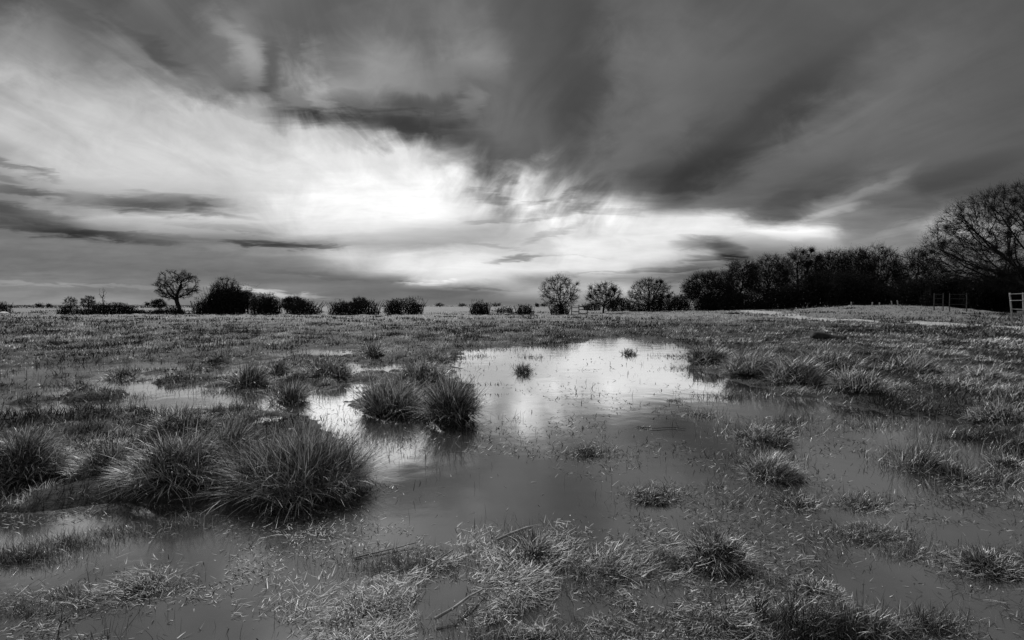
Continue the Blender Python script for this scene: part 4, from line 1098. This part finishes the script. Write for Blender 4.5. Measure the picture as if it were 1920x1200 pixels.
# the gravel track skirting the bank
def strip(name, pts, mat, width, dz=.02):
    V = []
    P = [(float(a), float(b)) for a, b in [ground(px, py, .25) for px, py in pts]]
    Q = []
    for i in range(len(P) - 1):
        for t in np.linspace(0, 1, 12, endpoint=False): Q.append((P[i][0] + (P[i + 1][0] - P[i][0]) * t, P[i][1] + (P[i + 1][1] - P[i][1]) * t))
    Q.append(P[-1])
    nx = 7
    for i, q in enumerate(Q):
        a = Q[max(i - 1, 0)]; b = Q[min(i + 1, len(Q) - 1)]
        dx, dy = b[0] - a[0], b[1] - a[1]; l = math.hypot(dx, dy)
        for k in range(nx):
            o = (k / (nx - 1) - .5) * width * (1 + .3 * math.sin(i * .7) + .2 * math.sin(i * 1.9 + k))
            X_, Y_ = q[0] - dy / l * o, q[1] + dx / l * o
            V.append((X_, Y_, hz(X_, Y_) + dz + (.05 if 0 < k < nx - 1 else -.06)))
    fl = []
    for i in range(len(Q) - 1):
        for k in range(nx - 1): fl += [i * nx + k, i * nx + k + 1, (i + 1) * nx + k + 1, (i + 1) * nx + k]
    ob = mesh_object(name, V, fl, [4] * (len(fl) // 4), mat, smooth=True)
    if ob.data.polygons[0].normal.z < 0: ob.data.flip_normals()
    return tag(ob, kind='structure')
strip('path', [(1400, 588), (1440, 590.5), (1500, 594), (1580, 598), (1700, 602.5), (1830, 608), (1960, 612), (2150, 616)], M_TRACK, 3.0)

# half sunk log on the right meadow
p0 = ground(1523, 632, .15); p1 = ground(1585, 636, .15)
a = Vector((float(p0[0]), float(p0[1]), .12)); b = Vector((float(p1[0]), float(p1[1]), .08))
lg = empty('fallen_log', (a.x, a.y, hz(a.x, a.y)), 'black fallen log with a thick butt lying in the right meadow', 'log')
V, fl = [], []
na = 14; rows_ = 12
for i in range(rows_ + 1):
    t = i / rows_; c = (b - a) * t; rad = .20 * (1 - .55 * t) if t > .08 else .23
    for k in range(na):
        an = 2 * math.pi * k / na; q = rad * (1 + .12 * math.sin(3 * an + t * 4) + .06 * math.sin(7 * an + 9 * t))
        V.append((c.x, c.y + q * math.cos(an), c.z + .1 + q * math.sin(an) + .03 * math.sin(t * 7)))
for i in range(rows_):
    for k in range(na): fl += [i * na + k, i * na + (k + 1) % na, (i + 1) * na + (k + 1) % na, (i + 1) * na + k]
sz = [4] * (len(fl) // 4) + [na, na]; fl += list(range(na))[::-1] + [rows_ * na + k for k in range(na)]
mesh_object('log_body', V, fl, sz, M_DARKWOOD, lg, smooth=True)
bm_obj('branch_stub', [((.5, 0, .05), (.66, .05, .24), .05, .05)], M_DARKWOOD, lg, .01)

# sticks and stems lying on the water
def stick(pts, r, mat, label, cat, name):
    P = []
    for (px, py, z) in pts:
        x, y = ground(px, py, z); P.append(np.array([float(x), float(y), z]))
    o = P[0].copy(); P = np.array(P) - o
    n = len(P); ra = np.linspace(r, r * .55, n)
    V, Fc = tubes(P[:-1], P[1:], ra[:-1], ra[1:], 7)
    e = empty(name, tuple(o), label, cat)
    mesh_object('stem', V, Fc, np.full(len(Fc) // 4, 4), mat, e, smooth=True)
    # a few side twigs
    m = max(1, (n - 2)); A = P[1:1 + m]; B = A + np.stack([rng.normal(0, .05, m), rng.normal(0, .05, m), rng.uniform(.0, .03, m)], 1)
    for i in range(m):
        V, Fc = tubes(A[i:i + 1], B[i:i + 1], np.full(1, r * .5), np.full(1, r * .25), 5)
        mesh_object('side_twig', V, Fc, [4] * (len(Fc) // 4), mat, e)
stick([(664, 1046, .008), (700, 1037, .012), (740, 1028, .012), (781, 1017, .02)], .006, M_WOOD, 'straight pale reed stem floating alone left of the straw mats', 'reed stem', 'reed_stem')
stick([(932, 1012, .02), (958, 1000, .05), (990, 988, .08), (1000, 990, .07)], .009, M_WOOD, 'crooked stick rising over the dark clump in the centre foreground', 'stick', 'stick')
stick([(1003, 1001, .05), (1030, 1003, .04), (1064, 1004, .02)], .006, M_WOOD, 'thin straight stick right of the crooked one in the centre foreground', 'stick', 'stick')
stick([(1195, 800, .012), (1230, 803, .014), (1262, 801, .012), (1285, 804, .012)], .005, M_DARKWOOD, 'long dark stick floating level right of the pool centre', 'stick', 'stick')
stick([(780, 1075, .02), (812, 1056, .03), (850, 1030, .04)], .007, M_WOOD, 'sloping stem at the left end of the straw mats', 'reed stem', 'reed_stem')
stick([(815, 1160, .03), (850, 1140, .05), (880, 1118, .05), (905, 1105, .03)], .008, M_WOOD, 'bent thick stalk in the straw at the bottom centre', 'stalk', 'stalk')
stick([(175, 1122, .01), (205, 1110, .015), (232, 1100, .015)], .006, M_WOOD, 'short pale stem floating left of the left foreground clump', 'reed stem', 'reed_stem')

# pale stone beneath the bush at the left edge
import bmesh
bm = bmesh.new(); bmesh.ops.create_icosphere(bm, subdivisions=3, radius=.5)
for v in bm.verts: v.co = Vector((v.co.x * 1.5, v.co.y, v.co.z * .62)) * (1 + .12 * math.sin(5 * v.co.x + 3 * v.co.z) + .08 * math.sin(9 * v.co.y))
me = bpy.data.meshes.new('stone'); bm.to_mesh(me); bm.free(); me.materials.append(M_STONE)
o = bpy.data.objects.new('stone', me); COL.objects.link(o); q = at(5, 74); o.location = (q[0], q[1], q[2] + .12)
tag(o, 'pale stone under the bush at the left edge', 'stone')
